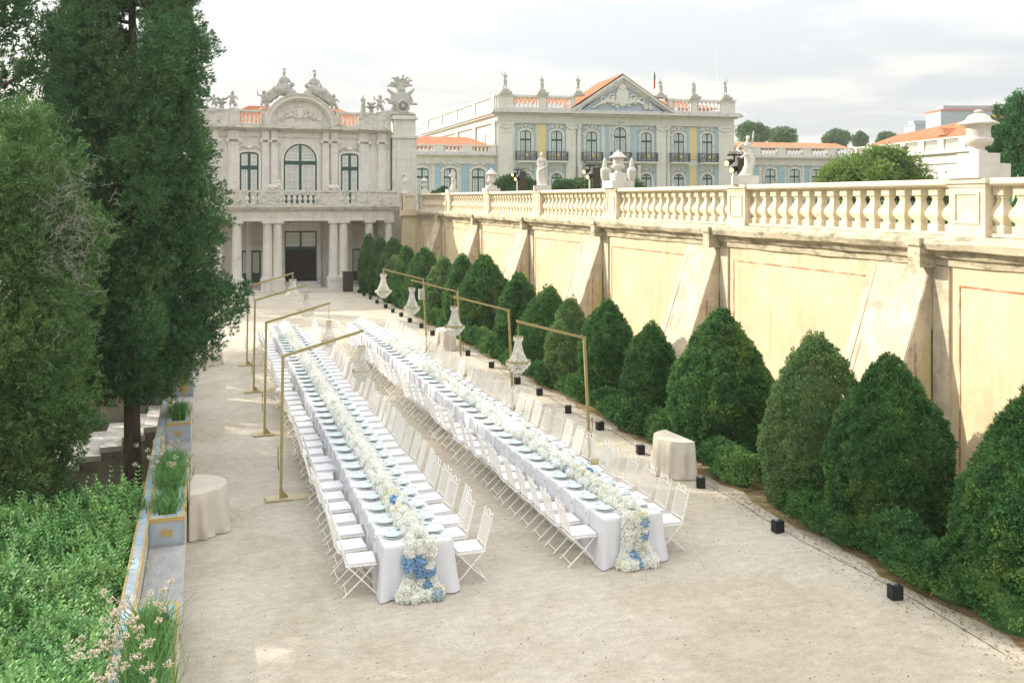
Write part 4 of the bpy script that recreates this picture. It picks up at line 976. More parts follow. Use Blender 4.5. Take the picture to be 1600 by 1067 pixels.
def tall_trees():
    k = 70.7
    zt = lambda py: HC - (py - YH) / k
    prof = [(zt(640), .45), (zt(600), .8), (zt(560), 1.4), (zt(520), 1.85), (zt(490), 2.15), (zt(440), 1.65), (zt(400), 1.6), (zt(370), 1.55), (zt(330), 1.95), (zt(290), 1.40), (zt(240), 1.65), (zt(170), 1.3), (zt(100), 1.8), (zt(50), 1.45), (zt(0), 1.1), (11.6, 1.0), (13.2, .4), (13.8, .15)]
    cypress('cypress_tree', -1.55, 22.1, -2., prof, zt(610), 13.5, 165, 88, 5, M_cyp, 'tall dark cypress with bare trunk rising beside the tiled benches', .22, .092)
    p2 = [(-.9, .9), (.6, 1.35), (2., 1.75), (3.5, 1.85), (5., 1.9), (6.2, 1.6), (7.0, 1.0), (7.6, .3)]
    e = cypress('leaning_cypress', -3.75, 18.5, -2., p2, -.6, 7.3, 92, 100, 9, M_cyp2, 'olive green cypress with grey dead twigs, in front of the tall dark one', .2, .082)
    # dead twigs hanging on its right side
    rng = random.Random(4); t = MB()
    for i in range(260):
        c = Vector((1.45 + rng.gauss(0, .26), -.95 + rng.gauss(0, .30), 7.1 + rng.gauss(0, .7) )); p = [c]; d = Vector((rng.uniform(-.3, 1), rng.uniform(-1, .3), rng.uniform(-.5, .9))).normalized()
        for j in range(4): d = (d + Vector((rng.gauss(0, .4), rng.gauss(0, .4), rng.gauss(0, .4)))).normalized(); p.append(p[-1] + d * .075)
        t.tube(p, .006, 3, .003)
        for j in (1, 2, 3):
            q = p[j] + Vector((rng.gauss(0, 1), rng.gauss(0, 1), rng.gauss(0, 1))).normalized() * .07; t.tube([p[j], q], .005, 3, .003)
    t.obj('dead_twigs', M_twig, e)
    p3 = [(-.5, 1.2), (2, 2.4), (6, 2.5), (9, 2.2), (12, 1.4), (14, .4)]
    cypress('back_cypress', -4.9, 24.2, -2., p3, 0, 13.8, 64, 40, 13, M_cyp, 'tall loose cypress with sky gaps at the upper left, behind the olive green one', .2, .15, gap=.42)
    for i, (x, y, h, lab) in enumerate([(-3.2, 31.5, 10.5, 'cypress behind the tall dark one, on the garden side of the court'), (-4.6, 38.5, 9.5, 'cypress farther along the garden, hidden behind nearer trees'), (-9.8, 19.4, 10.5, 'unseen cypress added left of the olive green one to dapple the sun'), (-9.5, 27.5, 12.5, 'cypress deep in the garden at the far left'), (-9.8, 33, 12, 'cypress in the rear garden beyond the loose tall one'), (-3.8, 51.5, 9.5, 'cypress in the garden close to the pavilion side wing')]):
        pf = [(-1, 1.0), (1, 1.9), (h * .5, 2.1), (h * .8, 1.5), (h, .3)]
        sp = x < -9.7 and y < 20; cypress('garden_cypress', x, y, -2., pf, .2, h, 30 if sp else 30, 14 if sp else 20, 21 + i, M_cyp, lab, .2, .17, gap=.3 if sp else .12)  # sparse one is added out of view to break up the sun patch
tall_trees()

# ---------------------------------------------------------------- laurel thicket bottom left
def thicket():
    rng = np.random.default_rng(31); C = []; D = []
    n = 6800
    x = -.80 - 5.6 * rng.random(n) ** 1.0; y = 5.2 + 12.0 * rng.random(n)
    P = np.stack([x, y, np.zeros(n)], 1)
    base = .95 + .34 * wob(P, 3, .55) + .16 * wob(P, 4, 1.7)
    edge = np.clip((-x - .60) / .4, 0, 1) ** .5 * np.clip((17.3 - y) / 1.6, 0, 1) ** .5
    z = -1.2 + (1.2 + base) * edge
    # shoots: 9 nodes of opposite leaves along an upward stem
    sh = rng.normal(size=(n, 3)) * .35; sh[:, 2] = 1; sh /= np.linalg.norm(sh, axis=1)[:, None]
    ln = .22 + .30 * rng.random(n) ** 2.5
    tall = rng.random(n) < .012; ln[tall] += .30
    Vs = []
    for j in range(8):
        t = (j / 7.) ; c = np.stack([x, y, z], 1) - sh * .20 + sh * (ln * t + .02)[:, None]
        for s in range(3):
            a = j * 2.4 + s * 2.09 + x * 7; side = np.stack([np.cos(a), np.sin(a), np.full(n, .25 + .5 * t)], 1); Lf = .10 * (1 - .45 * t)
            d = side + rng.normal(size=(n, 3)) * .18; d /= np.linalg.norm(d, axis=1)[:, None]
            w = np.cross(d, np.array([0, 0, 1.])) + rng.normal(size=(n, 3)) * .12; w /= np.linalg.norm(w, axis=1)[:, None]; W_ = Lf * .25
            Vs.append(np.stack([c, c + d * Lf * .45 + w * W_, c + d * Lf, c + d * Lf * .45 - w * W_], 1).reshape(-1, 3))
    V = np.concatenate(Vs); Q = np.arange(len(V)).reshape(-1, 4)
    # inner body
    nx, ny = 40, 70; gx = np.linspace(-6.9, -1.0, nx); gy = np.linspace(5, 17.1, ny); GX, GY = np.meshgrid(gx, gy, indexing='ij'); PG = np.stack([GX.ravel(), GY.ravel(), np.zeros(nx * ny)], 1)
    b2 = .95 + .34 * wob(PG, 3, .55) + .16 * wob(PG, 4, 1.7); ed = np.clip((-PG[:, 0] - .78) / .4, 0, 1) ** .5 * np.clip((17.3 - PG[:, 1]) / 1.6, 0, 1) ** .5
    PG[:, 2] = -1.3 + (1.3 + b2) * ed - .17
    QG = np.array([(i * ny + j, (i + 1) * ny + j, (i + 1) * ny + j + 1, i * ny + j + 1) for i in range(nx - 1) for j in range(ny - 1)])
    V, Q = cat_np([(V, Q), (PG, QG)])
    # skirt down to the ground
    tag(np_obj('laurel_thicket', V, Q, M_laurel), 'dense bright green leafy thicket filling the sunken garden beside the tiled benches', 'thicket', kind='stuff')
thicket()

# ---------------------------------------------------------------- tiled benches and planters along the court's left edge
def planter_row():
    xb0, xb1, xf = -1.02, -.80, -.27        # back wall, bench front
    def planter(y0, y1, ztop, lab, medal=True):
        e = empty('tiled_planter', ((xb1 + xf) / 2, y0, 0), lab, 'planter', 'tiled planter boxes between the benches'); t = .07; x0, x1 = -.79, -.30
        b = MB(); b.box(x0, x1, y0, y0 + t, 0, ztop); b.box(x0, x1, y1 - t, y1, 0, ztop); b.box(x0, x0 + t, y0 + t, y1 - t, 0, ztop); b.box(x1 - t, x1, y0 + t, y1 - t, 0, ztop); b.box(x0 + t, x1 - t, y0 + t, y1 - t, 0, ztop - .12); b.obj('box', M_tileb, e, True)
        r = MB(); w = .035; zz = ztop + .004
        for (a, c, d, f) in ((x0 - .01, x1 + .01, y0 - .01, y0 + w), (x0 - .01, x1 + .01, y1 - w, y1 + .01), (x0 - .01, x0 + w, y0 + w, y1 - w), (x1 - w, x1 + .01, y0 + w, y1 - w)): r.box(a, c, d, f, ztop - .055, zz)
        r.box(x0 + .10, x1 - .10, y0 + .135, y0 + .16, ztop - .10, zz)
        r.obj('ochre_edging', M_tiley, e, True)
        r = MB(); r.box(x0 + w, x1 - w, y0 + w, y0 + .135, ztop - .05, ztop + .002); r.box(x0 + w, x0 + .11, y0 + .135, y1 - w, ztop - .05, ztop + .002); r.box(x1 - .11, x1 - w, y0 + .135, y1 - w, ztop - .05, ztop + .002)
        for a in (x0 - .004, x1 - .036): r.box(a, a + .04, y0 - .006, y0 + .01, .02, ztop - .06)
        r.obj('blue_edging', M_tilebl, e, True)
        m = MB(); mx_ = (x0 + x1) / 2; zc = .45 + (ztop - .45) * .45 if medal else ztop * .5
        if medal: m.box(mx_ - .075, mx_ + .075, y0 - .010, y0 + .01, zc - .055, zc + .055)
        else:
            m.prism([(mx_ + .12 * math.cos(a) * (1 + .12 * math.cos(4 * a)), zc + .19 * math.sin(a) * (1 + .12 * math.cos(4 * a))) for a in np.linspace(0, 2 * math.pi, 24, endpoint=False)], y0 - .012, y0 + .01, 'y')
        m.obj('ochre_medallion', M_tiley, e, True)
        s = MB(); s.box(x1 - .001, x1 + .016, y0 + .02, y1 - .02, 0, ztop - .06); s.obj('side_slab', M_tilec, e, True)
        d = MB(); d.box(x0 + t + .002, x1 - t - .002, y0 + t + .002, y1 - t - .002, ztop - .13, ztop - .085); d.obj('soil', M_lowsoil, e, True)
        return e
    def bench(y0, y1, lab):
        e = empty('marble_bench', ((xb1 + xf) / 2, y0, 0), lab, 'bench', 'grey marble benches between the planters')
        b = MB(); b.box(-.79, xf, y0 + .01, y1 - .01, .37, .45); b.obj('seat', M_bench, e, True)
        b = MB(); b.box(-.79, xf - .07, y0 + .05, y1 - .05, 0, .37); b.obj('base', M_tilec, e, True)
    planter(8.2, 11.75, .86, 'long tiled planter overflowing with white flowers at the bottom edge'); bench(11.8, 14.85, 'nearest long grey marble bench, before the planter with the square ochre inset')
    planter(14.9, 18.4, .86, 'tiled planter with square ochre inset beside the white round table'); bench(18.45, 21.15, 'grey marble bench beyond the round table, with flowers hanging over it')
    planter(21.2, 23.2, .86, 'small tiled planter with one clump of grass near the curved steps'); bench(23.25, 26.0, 'short pale bench before the tall tiled pillar planter')
    planter(26.05, 28.2, 1.38, 'tall tiled pillar planter with an oval ochre medallion', False); bench(28.25, 31.5, 'bench beyond the tall pillar planter')
    planter(31.6, 33.2, 1.1, 'farthest tiled planter, next to the far draped table')
    w = empty('tiled_back_wall', (-.9, 8, -2), 'low back wall of the benches with blue and ochre tile coping', 'wall')
    b = MB(); b.box(-.94, -.80, 5.5, 24.6, -2, .80); b.box(-.94, -.80, 27.6, 52, -2, .80); b.box(-1., -.80, 24.6, 27.6, -2, -.01); b.obj('wall', M_tilec, w, True)
    for a, c in ((5.5, 24.6), (27.6, 52)):
        s = MB(); s.box(-.935, -.805, a + .01, c, .801, .84); s.obj('blue_coping', M_tileb, w, True)
        for x in (-.96, -.815): s = MB(); s.box(x, x + .024, a, c + .01, .79, .846); s.obj('ochre_coping', M_tiley, w, True)
        s = MB(); yy = a + .3
        while yy < c: s.box(-.925, -.825, yy, yy + .42, .84, .8435); yy += .9
        s.obj('blue_tile_row', M_tilebl, w, True)
    # curved marble steps down to the sunken garden, with a rendered wall behind
    e = empty('garden_steps', (-1, 26, -2), 'curved pale marble steps going down behind the tall cypress trunk', 'steps')
    for i in range(7):
        xa = -.92 - .50 * i; xb = xa - .53; z = -.03 - .20 * i; s = MB()
        ya = 24.9 + .35 * ((i + .5) / 9.) ** 2 * 2 - .25 * math.sin(i / 9 * 3.1); ya2 = 24.9 + .35 * ((i + 1.5) / 9.) ** 2 * 2 - .25 * math.sin((i + 1) / 9 * 3.1)
        s.prism([(xa, ya), (xa, 27.4), (xb, 27.4), (xb, ya2)], z - .13, z, 'z'); s.obj('step', M_step, e, True)
        k = MB(); k.prism([(xa - .02, ya + .1), (xa - .02, 27.3), (xb, 27.3), (xb, ya2 + .1)], -2, z - .13, 'z'); k.obj('step_base', M_render, e, True)
    w = empty('curved_parapet', (-2, 27.5, -2), 'grey rendered parapet with orange coping sweeping down beside the steps', 'parapet')
    m = MB(); cp = MB(); n = 14; pts = []
    for i in range(n + 1):
        t = i / n; x = -.92 - 2.9 * t; pts.append((x, 27.45 + .25 * math.sin(t * 3.1), 1.15 - 1.75 * (t ** .75) + .12 * math.sin(t * 3.1)))
    for i in range(n):
        a, c = pts[i], pts[i + 1]
        m.add([(a[0], a[1], -2), (c[0], c[1], -2), (c[0], c[1] + .22, -2), (a[0], a[1] + .22, -2), (a[0], a[1], a[2]), (c[0], c[1], c[2]), (c[0], c[1] + .22, c[2]), (a[0], a[1] + .22, a[2])], [(0, 1, 5, 4), (2, 3, 7, 6), (4, 5, 6, 7), (0, 3, 2, 1)])
        cp.add([(a[0], a[1] - .04, a[2]), (c[0], c[1] - .04, c[2]), (c[0], c[1] + .26, c[2]), (a[0], a[1] + .26, a[2]), (a[0], a[1] - .04, a[2] + .07), (c[0], c[1] - .04, c[2] + .07), (c[0], c[1] + .26, c[2] + .07), (a[0], a[1] + .26, a[2] + .07)], [(0, 1, 5, 4), (2, 3, 7, 6), (4, 5, 6, 7), (0, 3, 2, 1)])
    m.obj('wall', M_render, w, True); cp.obj('coping', M_brick, w, True)
planter_row()
def blades(e, rng, n, x, y, z, sx, sy, h, m, w=.008):
    a = rng.random(n) * 6.28; bx = x + rng.normal(size=n) * sx; by = y + rng.normal(size=n) * sy; ln = h * rng.uniform(.6, 1.15, n); out = rng.uniform(.15, .75, n) * ln; Vs = []
    side = np.stack([-np.sin(a), np.cos(a), 0 * a], 1) * w
    p0 = np.stack([bx, by, np.full(n, z)], 1); p1 = p0 + np.stack([np.cos(a) * out * .3, np.sin(a) * out * .3, ln * .6], 1); p2 = p0 + np.stack([np.cos(a) * out, np.sin(a) * out, ln * .92], 1)
    V = np.concatenate([np.stack([p0 - side, p0 + side, p1 + side * .8, p1 - side * .8], 1).reshape(-1, 3), np.stack([p1 - side * .8, p1 + side * .8, p2 + side * .15, p2 - side * .15], 1).reshape(-1, 3)])
    return V, np.arange(len(V)).reshape(-1, 4)
def flowering():
    rng = np.random.default_rng(77)
    spec = [(8.4, 11.2, .74, .44, 12, .40, 80, 'clump of long grass and white flower heads spilling from the bottom planter'),
            (15.1, 15.9, .74, .34, 3, .30, 0, 'plain green grass clump at the near end of the planter by the round table'),
            (16.3, 18.2, .74, .40, 7, .34, 26, 'white flowering grass clump in the planter by the round table'),
            (21.6, 22.8, .74, .38, 3, .40, 2, 'fountain shaped green grass clump in the small planter'),
            (26.3, 27.9, 1.25, .34, 4, .30, 3, 'green grass on top of the tall pillar planter'),
            (31.8, 33.0, .98, .3, 3, .3, 0, 'grass in the farthest planter')]
    for (y0, y1, z, h, nc, sp, nf, lab) in spec:
        e = empty('flowering_grass', (-.55, (y0 + y1) / 2, z), lab, 'plant', 'grass clumps in the planters'); ps = []
        for i in range(nc):
            yy = y0 + (y1 - y0) * (i + .5) / nc; ps.append(blades(e, rng, 260 if y0 < 20 else 160, -.56, yy, z - .03, .10, .10, h, None, .0075))
        V, Q = cat_np(ps); V = V - np.array([-.55, (y0 + y1) / 2, z]); np_obj('blades', V, Q, M_grass, e)
        if nf:
            st = MB(); fl = []
            for i in range(nf):
                bx, by = -.62 + rng.normal() * .13, rng.uniform(y0, y1); a = rng.random() * 6.28; L = h * rng.uniform(1.0, 1.5); o = rng.uniform(.05, .35)
                if rng.random() < .5: a = math.pi + rng.normal() * .4; o *= 1.4
                tip = (bx + math.cos(a) * o, by + math.sin(a) * o, z + L); mid = (bx + math.cos(a) * o * .35, by + math.sin(a) * o * .35, z + L * .6); st.tube([(bx, by, z - .03), mid, tip], .0035, 3)
                d = rng.normal(size=(14, 3)); d /= np.linalg.norm(d, axis=1)[:, None]; P = np.array(tip) + d * np.array([.028, .028, .018]); fl.append(leaves(P, d, 3, .022, .016, .7, rng, 0))
            st.V = [(p[0] + .55, p[1] - (y0 + y1) / 2, p[2] - z) for p in st.V]; st.obj('flower_stems', M_grass, e); V, Q = cat_np(fl); np_obj('flower_heads', V - np.array([-.55, (y0 + y1) / 2, z]), Q, M_umbel, e)
flowering()

# ---------------------------------------------------------------- terrace planting and far trees
def blob_tree(name, c, r, seed, m, lab, cat, n=2600, L=.16, nl=26, trunk=True, grp=None, flat=1.):
    rng = np.random.default_rng(seed); e = empty(name, (c[0], c[1], c[2]), lab, cat, grp); parts = []; lob = []
    r = np.array(r, float)
    for i in range(nl):
        d = rng.normal(size=3); d /= np.linalg.norm(d); d[2] = abs(d[2]) if rng.random() < .8 else d[2]
        cc = d * r * rng.uniform(.35, .72) + np.array([0, 0, r[2]]); rr = r * rng.uniform(.26, .42); k = int(n / nl)
        q = rng.normal(size=(k, 3)); q /= np.linalg.norm(q, axis=1)[:, None]; P = cc + q * rr * (1 + .3 * wob(q * 2, seed + i, 2) + .12 * wob(q * 5, seed + i + 50, 3))[:, None]
        keep = P[:, 2] > -.1; parts.append(leaves(P[keep], q[keep], 7, L, L * .42, .6, rng, .2)); Pi = cc + q * rr * rng.uniform(.5, .9, k)[:, None]; Pi = Pi[Pi[:, 2] > -.1]; parts.append(leaves(Pi, Pi * 0 + [0, 0, 1], 5, L * 1.3, L * .6, 1.2, rng, .1)); parts.append(sph_grid(cc, rr * .55, 8, 6)); lob.append(cc)
    V, Q = cat_np(parts); np_obj('crown', V, Q, m, e)
    b = MB(); b.tube([(0, 0, -.3), (0, 0, r[2] * .5), (0, 0, r[2])], max(.06, r[2] * .05), 7, .03)
    for cc in lob[::3]: b.tube([(0, 0, r[2] * .4), tuple(cc)], .04, 4, .015)
    b.obj('trunk', M_bark, e)
    return e
def terrace_plants():
    p = Dp(1362, 280, 45); blob_tree('dome_shrub', (p[0], p[1], 4.87), (2.7, 2.4, 1.62), 5, mat('dome_leaves', (.20, .30, .07), (.12, .21, .05), 1.5, .7, island=.35, trans=.25, c3=(.28, .34, .09), s3=1, t3=(.5, .7)), 'large domed sunlit shrub on the terrace behind the balustrade', 'shrub', 9000, .12, 40)
    e2 = blob_tree('dome_shrub', (p[0] + 2.6, p[1] - .3, 4.87), (1.9, 1.6, .95), 6, MATS['dome_leaves'], 'smaller rounded shrub at the right foot of the large domed one', 'shrub', 4000, .12, 22)
    p = Dp(808, 300, 62); blob_tree('clipped_bush', (p[0], p[1], 4.87), (2.0, 1.8, 1.22), 7, M_hedge2, 'rounded terrace bush behind the stage light and robed statue', 'bush', 5000, .14, 30, grp='bushes behind the balustrade')
    p = Dp(900, 300, 60); blob_tree('clipped_bush', (p[0], p[1], 4.87), (1.7, 1.5, 1.15), 8, M_hedge2, 'terrace bush left of the middle lidded urn', 'bush', 4500, .14, 28, grp='bushes behind the balustrade')
    p = Dp(975, 300, 62); blob_tree('clipped_bush', (p[0], p[1], 4.87), (1.5, 1.4, 1.1), 9, M_hedge2, 'terrace bush behind the slim covered vases', 'bush', 3500, .14, 24, grp='bushes behind the balustrade')
    p = Dp(690, 300, 66); blob_tree('clipped_bush', (p[0], p[1], 4.87), (1.0, 1.0, .85), 10, M_hedge2, 'small terrace bush beside the second smallest statue', 'bush', 1800, .14, 16, grp='bushes behind the balustrade')
    # big conifer right
    p = Dp(1592, 280, 40)
    prof = [(4.9, 1.5), (6.2, 1.7), (7.6, 1.5), (8.9, 1.05), (9.8, .45), (10.1, .1)]
    cypress('terrace_conifer', p[0], p[1], 4.87, prof, 5.2, 10.0, 64, 60, 44, mat('conifer_foliage', (.085, .22, .075), (.045, .14, .055), 2, .8, island=.35, trans=.22), 'broad green conifer on the terrace at the far right', .2, .11)
    # low garden hedges seen between the balusters
    rng = np.random.default_rng(3); ps = []
    for i in range(70):
        y = 11 + i * .42; x = 17.5 + .25 * rng.normal(); n = 130; d = rng.normal(size=(n, 3)); d /= np.linalg.norm(d, axis=1)[:, None]; r = np.array([.5, .5, .42]); ps.append(leaves(np.array([x, y, 5.1]) + d * r, d, 5, .10, .04, .6, rng, .2)); ps.append(sph_grid((x, y, 5.1), r * .9, 10, 6))
    V, Q = cat_np(ps); tag(np_obj('garden_hedge', V, Q, M_hedge2), 'low green garden hedge glimpsed between the terrace balusters', 'hedge', kind='stuff')
    # agaves
    for px, py, D, lab in ((1575, 280, 22, 'spiky agave showing above the balustrade at the far right'), (1197, 290, 30, 'small agave behind the dancing statue')):
        p = Dp(px, py, D); e = empty('agave', (p[0], p[1], 4.87), lab, 'plant'); b = MB()
        for i in range(22):
            a = i * 2.4; el = .35 + .9 * (i / 22); L = 1.05; d = Vector((math.cos(a) * math.cos(el), math.sin(a) * math.cos(el), math.sin(el))); s = Vector((-math.sin(a), math.cos(a), 0)) * .055; b.add([-s * .8 + d * .05, s * .8 + d * .05, s + d * L * .5, -s + d * L * .5, d * L + Vector((0, 0, .03))], [(0, 1, 2, 3), (3, 2, 4)])
        h = MB(); h.lathe([(.16, 0), (.12, .3), (.1, .42)], n=8); h.obj('stem', M_bark, e); b.V = [(x, y, z + .4) for x, y, z in b.V]; b.obj('leaves', mat('agave_leaf', (.36, .44, .30), (.24, .34, .22), 8, .6), e)
    for i, (px, py, D, rx, rz_, lab) in enumerate([(1180, 236, 150, 3.2, 2.9, 'leafy tree rising behind the long wing, right beside the palace'), (1222, 234, 160, 3.2, 2.0, 'low wide tree behind the long wing roof'), (1308, 236, 165, 2.8, 2.2, 'rounded dark tree over the middle of the long wing roof'), (1343, 234, 170, 1.4, 1.7, 'small tree tip right of the rounded dark tree'), (1385, 226, 175, 1.8, 1.2, 'faint small tree behind the forward wing')]):
        p = Dp(px, py, D); blob_tree('far_tree', (p[0], p[1], p[2] - rz_ * .2), (rx, rx, rz_), 60 + i, mat('far_leaves', (.16, .26, .12), (.10, .19, .09), .5, .8, island=.3, trans=.2), lab, 'tree', 1500, .38, 18, grp='trees behind the long wing')
terrace_plants()
# ================================================================ THE LONG TABLES
T1 = dict(o=(2.40, 13.0), rz=0., side='left long table'); T2 = dict(o=(5.81, 13.08), rz=math.atan(.41 / 24), side='right long table')
TL, TW, TZ, NP = 24.0, 1.0, .75, 40
def tloc(T, x, y, z=0.): c, s = math.cos(T['rz']), math.sin(T['rz']); return (T['o'][0] + x * c - y * s, T['o'][1] + x * s + y * c, z)
def long_table(T, lab):
    e = empty('banquet_table', tloc(T, 0, 0), lab, 'banquet table', rz=T['rz'])
    b = MB(); b.box(.02, TW - .02, .02, TL - .02, TZ - .04, TZ - .008); b.obj('table_top', M_chair, e)
    for y in np.arange(.3, TL, 2.34):
        for x in (.2, .8): l = MB(); l.box(x - .02, x + .02, y - .02, y + .02, 0, TZ - .04); l.obj('leg', M_chair, e)
    # cloth: flat top and a skirt to the ground with shallow folds, pooling at the near corners
    per = []
    def seg(p, q, n, nrm, tt):
        for i in range(n): t = i / n; per.append((p[0] + (q[0] - p[0]) * t, p[1] + (q[1] - p[1]) * t, nrm[0], nrm[1], tt))
    seg((0, 0), (TW, 0), 24, (0, -1), 0); seg((TW, 0), (TW, TL), 420, (1, 0), 1); seg((TW, TL), (0, TL), 24, (0, 1), 0); seg((0, TL), (0, 0), 420, (-1, 0), 1)
    rows = [0, .012, .05, .2, .45, .62, .735]; v = []; f = []; n = len(per)
    for k, d in enumerate(rows):
        for i, (x, y, nx, ny, tt) in enumerate(per):
            s = (y if tt else x); g = d / .735
            w = (.002 + .030 * g * g) if d > .01 else 0
            off = (.008 if d > .01 else -.004) + w * (.5 + .5 * math.sin(s * 10.4 + 1.3 * math.sin(s * 1.7))) * (g ** .7) + .045 * g * math.sin(s * 3.7 + x) ** 2 * g
            px_, py_ = x + nx * off, y + ny * off
            if y < .35 and tt == 1 and g > 0: px_ += nx * .06 * g * (1 - y / .35); py_ -= .03 * g * (1 - y / .35)
            if tt == 0 and y < .1: fl = abs(x - .5) / .5; px_ += (x - .5) * .16 * g * fl ** 2; py_ -= .024 * g * math.sin(x * 15 + 1) + .014 * g * math.sin(x * 37) + .07 * g ** 1.5 * max(0, fl - .72) / .28
            v.append((px_, py_, TZ - d if d > 0.01 else TZ + .0))
    for k in range(len(rows) - 1):
        for i in range(n): j = (i + 1) % n; f.append((k * n + i, (k + 1) * n + i, (k + 1) * n + j, k * n + j))
    f.append(tuple(range(n)))
    c = MB(); c.add(v, f); e2 = c.obj('tablecloth', M_linen, None, False, 65); e2.location = tloc(T, 0, 0); e2.rotation_euler = (0, 0, T['rz'])
    tag(e2, 'white linen cloth to the ground over the ' + T['side'], 'tablecloth', 'tablecloths')
long_table(T1, 'very long banquet table under white linen, left of the two, with blue hydrangeas mid cascade')
long_table(T2, 'very long banquet table under white linen, right of the two, blue flowers near the ground')

# ---------------------------------------------------------------- chair
def make_chair():
    e = empty('folding_chair', (0, 0, 0), 'x', 'chair', 'ivory folding chairs along the long tables')
    b = MB(); b.prism([(-.19 + q[0], q[1]) for q in [(0, -.205), (.39, -.205), (.40, -.19), (.40, .19), (.39, .205), (0, .205)]], .462, .492, 'z')
    s = b.obj('seat_cushion', M_cush, e, False, 50)
    b = MB()
    for y in (-.205, .205): b.tube([(-.22, y, .45), (.22, y, .45)], .010, 5)
    for x in (-.21, .0, .21): b.tube([(x, -.205, .45), (x, .205, .45)], .010, 5)
    b.obj('seat_frame', M_chair, e)
    for y, k in ((-.20, 1), (.20, 1)):
        q = MB(); q.tube([(.25, y * 1.03, 0), (-.0, y * 1.03, .26), (-.20, y * 1.03, .46)], .010, 5); q.obj('leg', M_chair, e)
        q = MB(); q.tube([(-.26, y * .93, 0), (0, y * .93, .24), (.20, y * .93, .45)], .010, 5); q.obj('leg', M_chair, e)
    for x in (.20, -.21): q = MB(); q.tube([(x, -.20, .055), (x, .20, .055)], .008, 5); q.obj('stretcher', M_chair, e)
    b = MB(); bx = lambda z: -.20 - (z - .45) * .26
    for y in (-.19, .19): b.tube([(bx(.45), y, .45), (bx(.92), y, .92)], .011, 5)
    for z in (.52, .90): b.tube([(bx(z), -.19, z), (bx(z), .19, z)], .008, 5)
    for i in range(1, 10): y = -.19 + .38 * i / 10; b.tube([(bx(.52), y, .52), (bx(.90), y, .90)], .0048, 4)
    b.obj('backrest', M_chair, e)
    b = MB()
    for s in (-1, 1):
        pts = [(bx(.92), s * .19, .92), (bx(.97), s * .20, .975), (bx(.985), s * .17, .99), (bx(.96), s * .14, .955), (bx(.95), s * .10, .94), (bx(.975), s * .05, .985), (bx(.995), 0, 1.0)]; b.tube(pts, .007, 4)
        b.torus((bx(.935), s * .06, .935), .025, .005, 'x', 10, 4)
    b.obj('scroll_crest', M_chair, e)
    return e
CH = make_chair(); KIDS[CH.name] = list(CH.children)
def seats():
    first = True
    for T, tn in ((T1, 'left'), (T2, 'right')):
        for side in (0, 1):
            sn = 'left side' if side == 0 else 'right side'; rng = random.Random(side * 7 + (tn == 'left') * 13)
            for i in range(NP):
                y = .38 + .5985 * i; x = -.275 + rng.gauss(0, .032) if side == 0 else TW + .285 + rng.gauss(0, .032)
                p = tloc(T, x, y + rng.gauss(0, .015)); rz = T['rz'] + (0 if side == 0 else math.pi) + rng.gauss(0, .07)
                lab = 'ivory folding chair, %s from the near end, %s of the %s table' % (ordw(i), sn, tn)
                if first: CH.location = p; CH.rotation_euler = (0, 0, rz); CH['label'] = lab; first = False
                else: dup(CH, p, rz, lab)
seats()

# ---------------------------------------------------------------- place settings
def mesh_of(mb, m, smooth=35, name='m'):
    me = bpy.data.meshes.new(name); me.from_pydata(mb.V, [], mb.Fc); me.update(); me.materials.append(m)
    me.shade_smooth(); me.set_sharp_from_angle(angle=R(smooth)); return me
def place(name, me, loc, rz, lab, cat, grp):
    o = bpy.data.objects.new(name, me); COL.objects.link(o); o.location = loc; o.rotation_euler = (0, 0, rz); return tag(o, lab, cat, grp)
b = MB(); b.lathe([(.09, 0), (.10, .004), (.155, .018), (.157, .022), (.10, .010), (.001, .009)], n=28, cap=False); ME_CH = mesh_of(b, M_plate)
b = MB(); b.lathe([(.075, 0), (.085, .004), (.130, .020), (.132, .024), (.086, .010), (.001, .009)], n=28, cap=False); ME_PL = mesh_of(b, M_plateb)
b = MB(); b.lathe([(.035, 0), (.04, .003), (.072, .012), (.073, .015), (.04, .007), (.001, .006)], n=20, cap=False); ME_SP = mesh_of(b, M_plateb)
b = MB(); b.lathe([(.034, 0), (.032, .003), (.005, .008), (.004, .08), (.012, .09), (.034, .115), (.040, .145), (.034, .19), (.0325, .19), (.038, .145), (.032, .117), (.001, .095)], n=14, cap=False); ME_GL = mesh_of(b, M_glas2)
b = MB(); b.box(-.004, .004, -.09, .05, 0, .003); b.prism([(-.010, .05), (.010, .05), (.011, .095), (-.011, .095)], 0, .003); ME_FK = mesh_of(b, M_cut)
b = MB(); b.box(-.005, .005, -.10, -.01, 0, .004); b.prism([(-.006, -.01), (.007, -.01), (.009, .08), (.0, .105), (-.006, .09)], 0, .002); ME_KN = mesh_of(b, M_cut)
def napkin_mesh():
    v = []; f = []; n = 6
    prof = [(.12, .006), (.03, .006), (-.014, .005), (-.026, -.008), (-.030, -.08), (-.036, -.17), (-.040, -.25)]
    for j, (x, z) in enumerate(prof):
        for i in range(n): t = i / (n - 1) - .5; v.append((x - (.010 * math.sin(t * 9) * (j / 6)), t * .17 * (1 - .1 * j / 6), z))
    for j in range(len(prof) - 1):
        for i in range(n - 1): f.append((j * n + i, j * n + i + 1, (j + 1) * n + i + 1, (j + 1) * n + i))
    for i0 in (0, n - 1):      # turned hems closing the sides of the hanging part
        L = [j * n + i0 for j in range(2, len(prof))]; base_ = len(v)
        for q in L: v.append((-.001, v[q][1], v[q][2]))
        for t in range(len(L) - 1): f.append((L[t], L[t + 1], base_ + t + 1, base_ + t))
    m = MB(); m.add(v, f); return mesh_of(m, M_cush, 70)
ME_NP = napkin_mesh()
b = MB(); b.prism([(math.cos(a) * .016, math.sin(a) * .022) for a in np.linspace(0, 2 * math.pi, 10, endpoint=False)], -.040, -.035, 'x'); ME_MG = mesh_of(b, M_goldleaf)
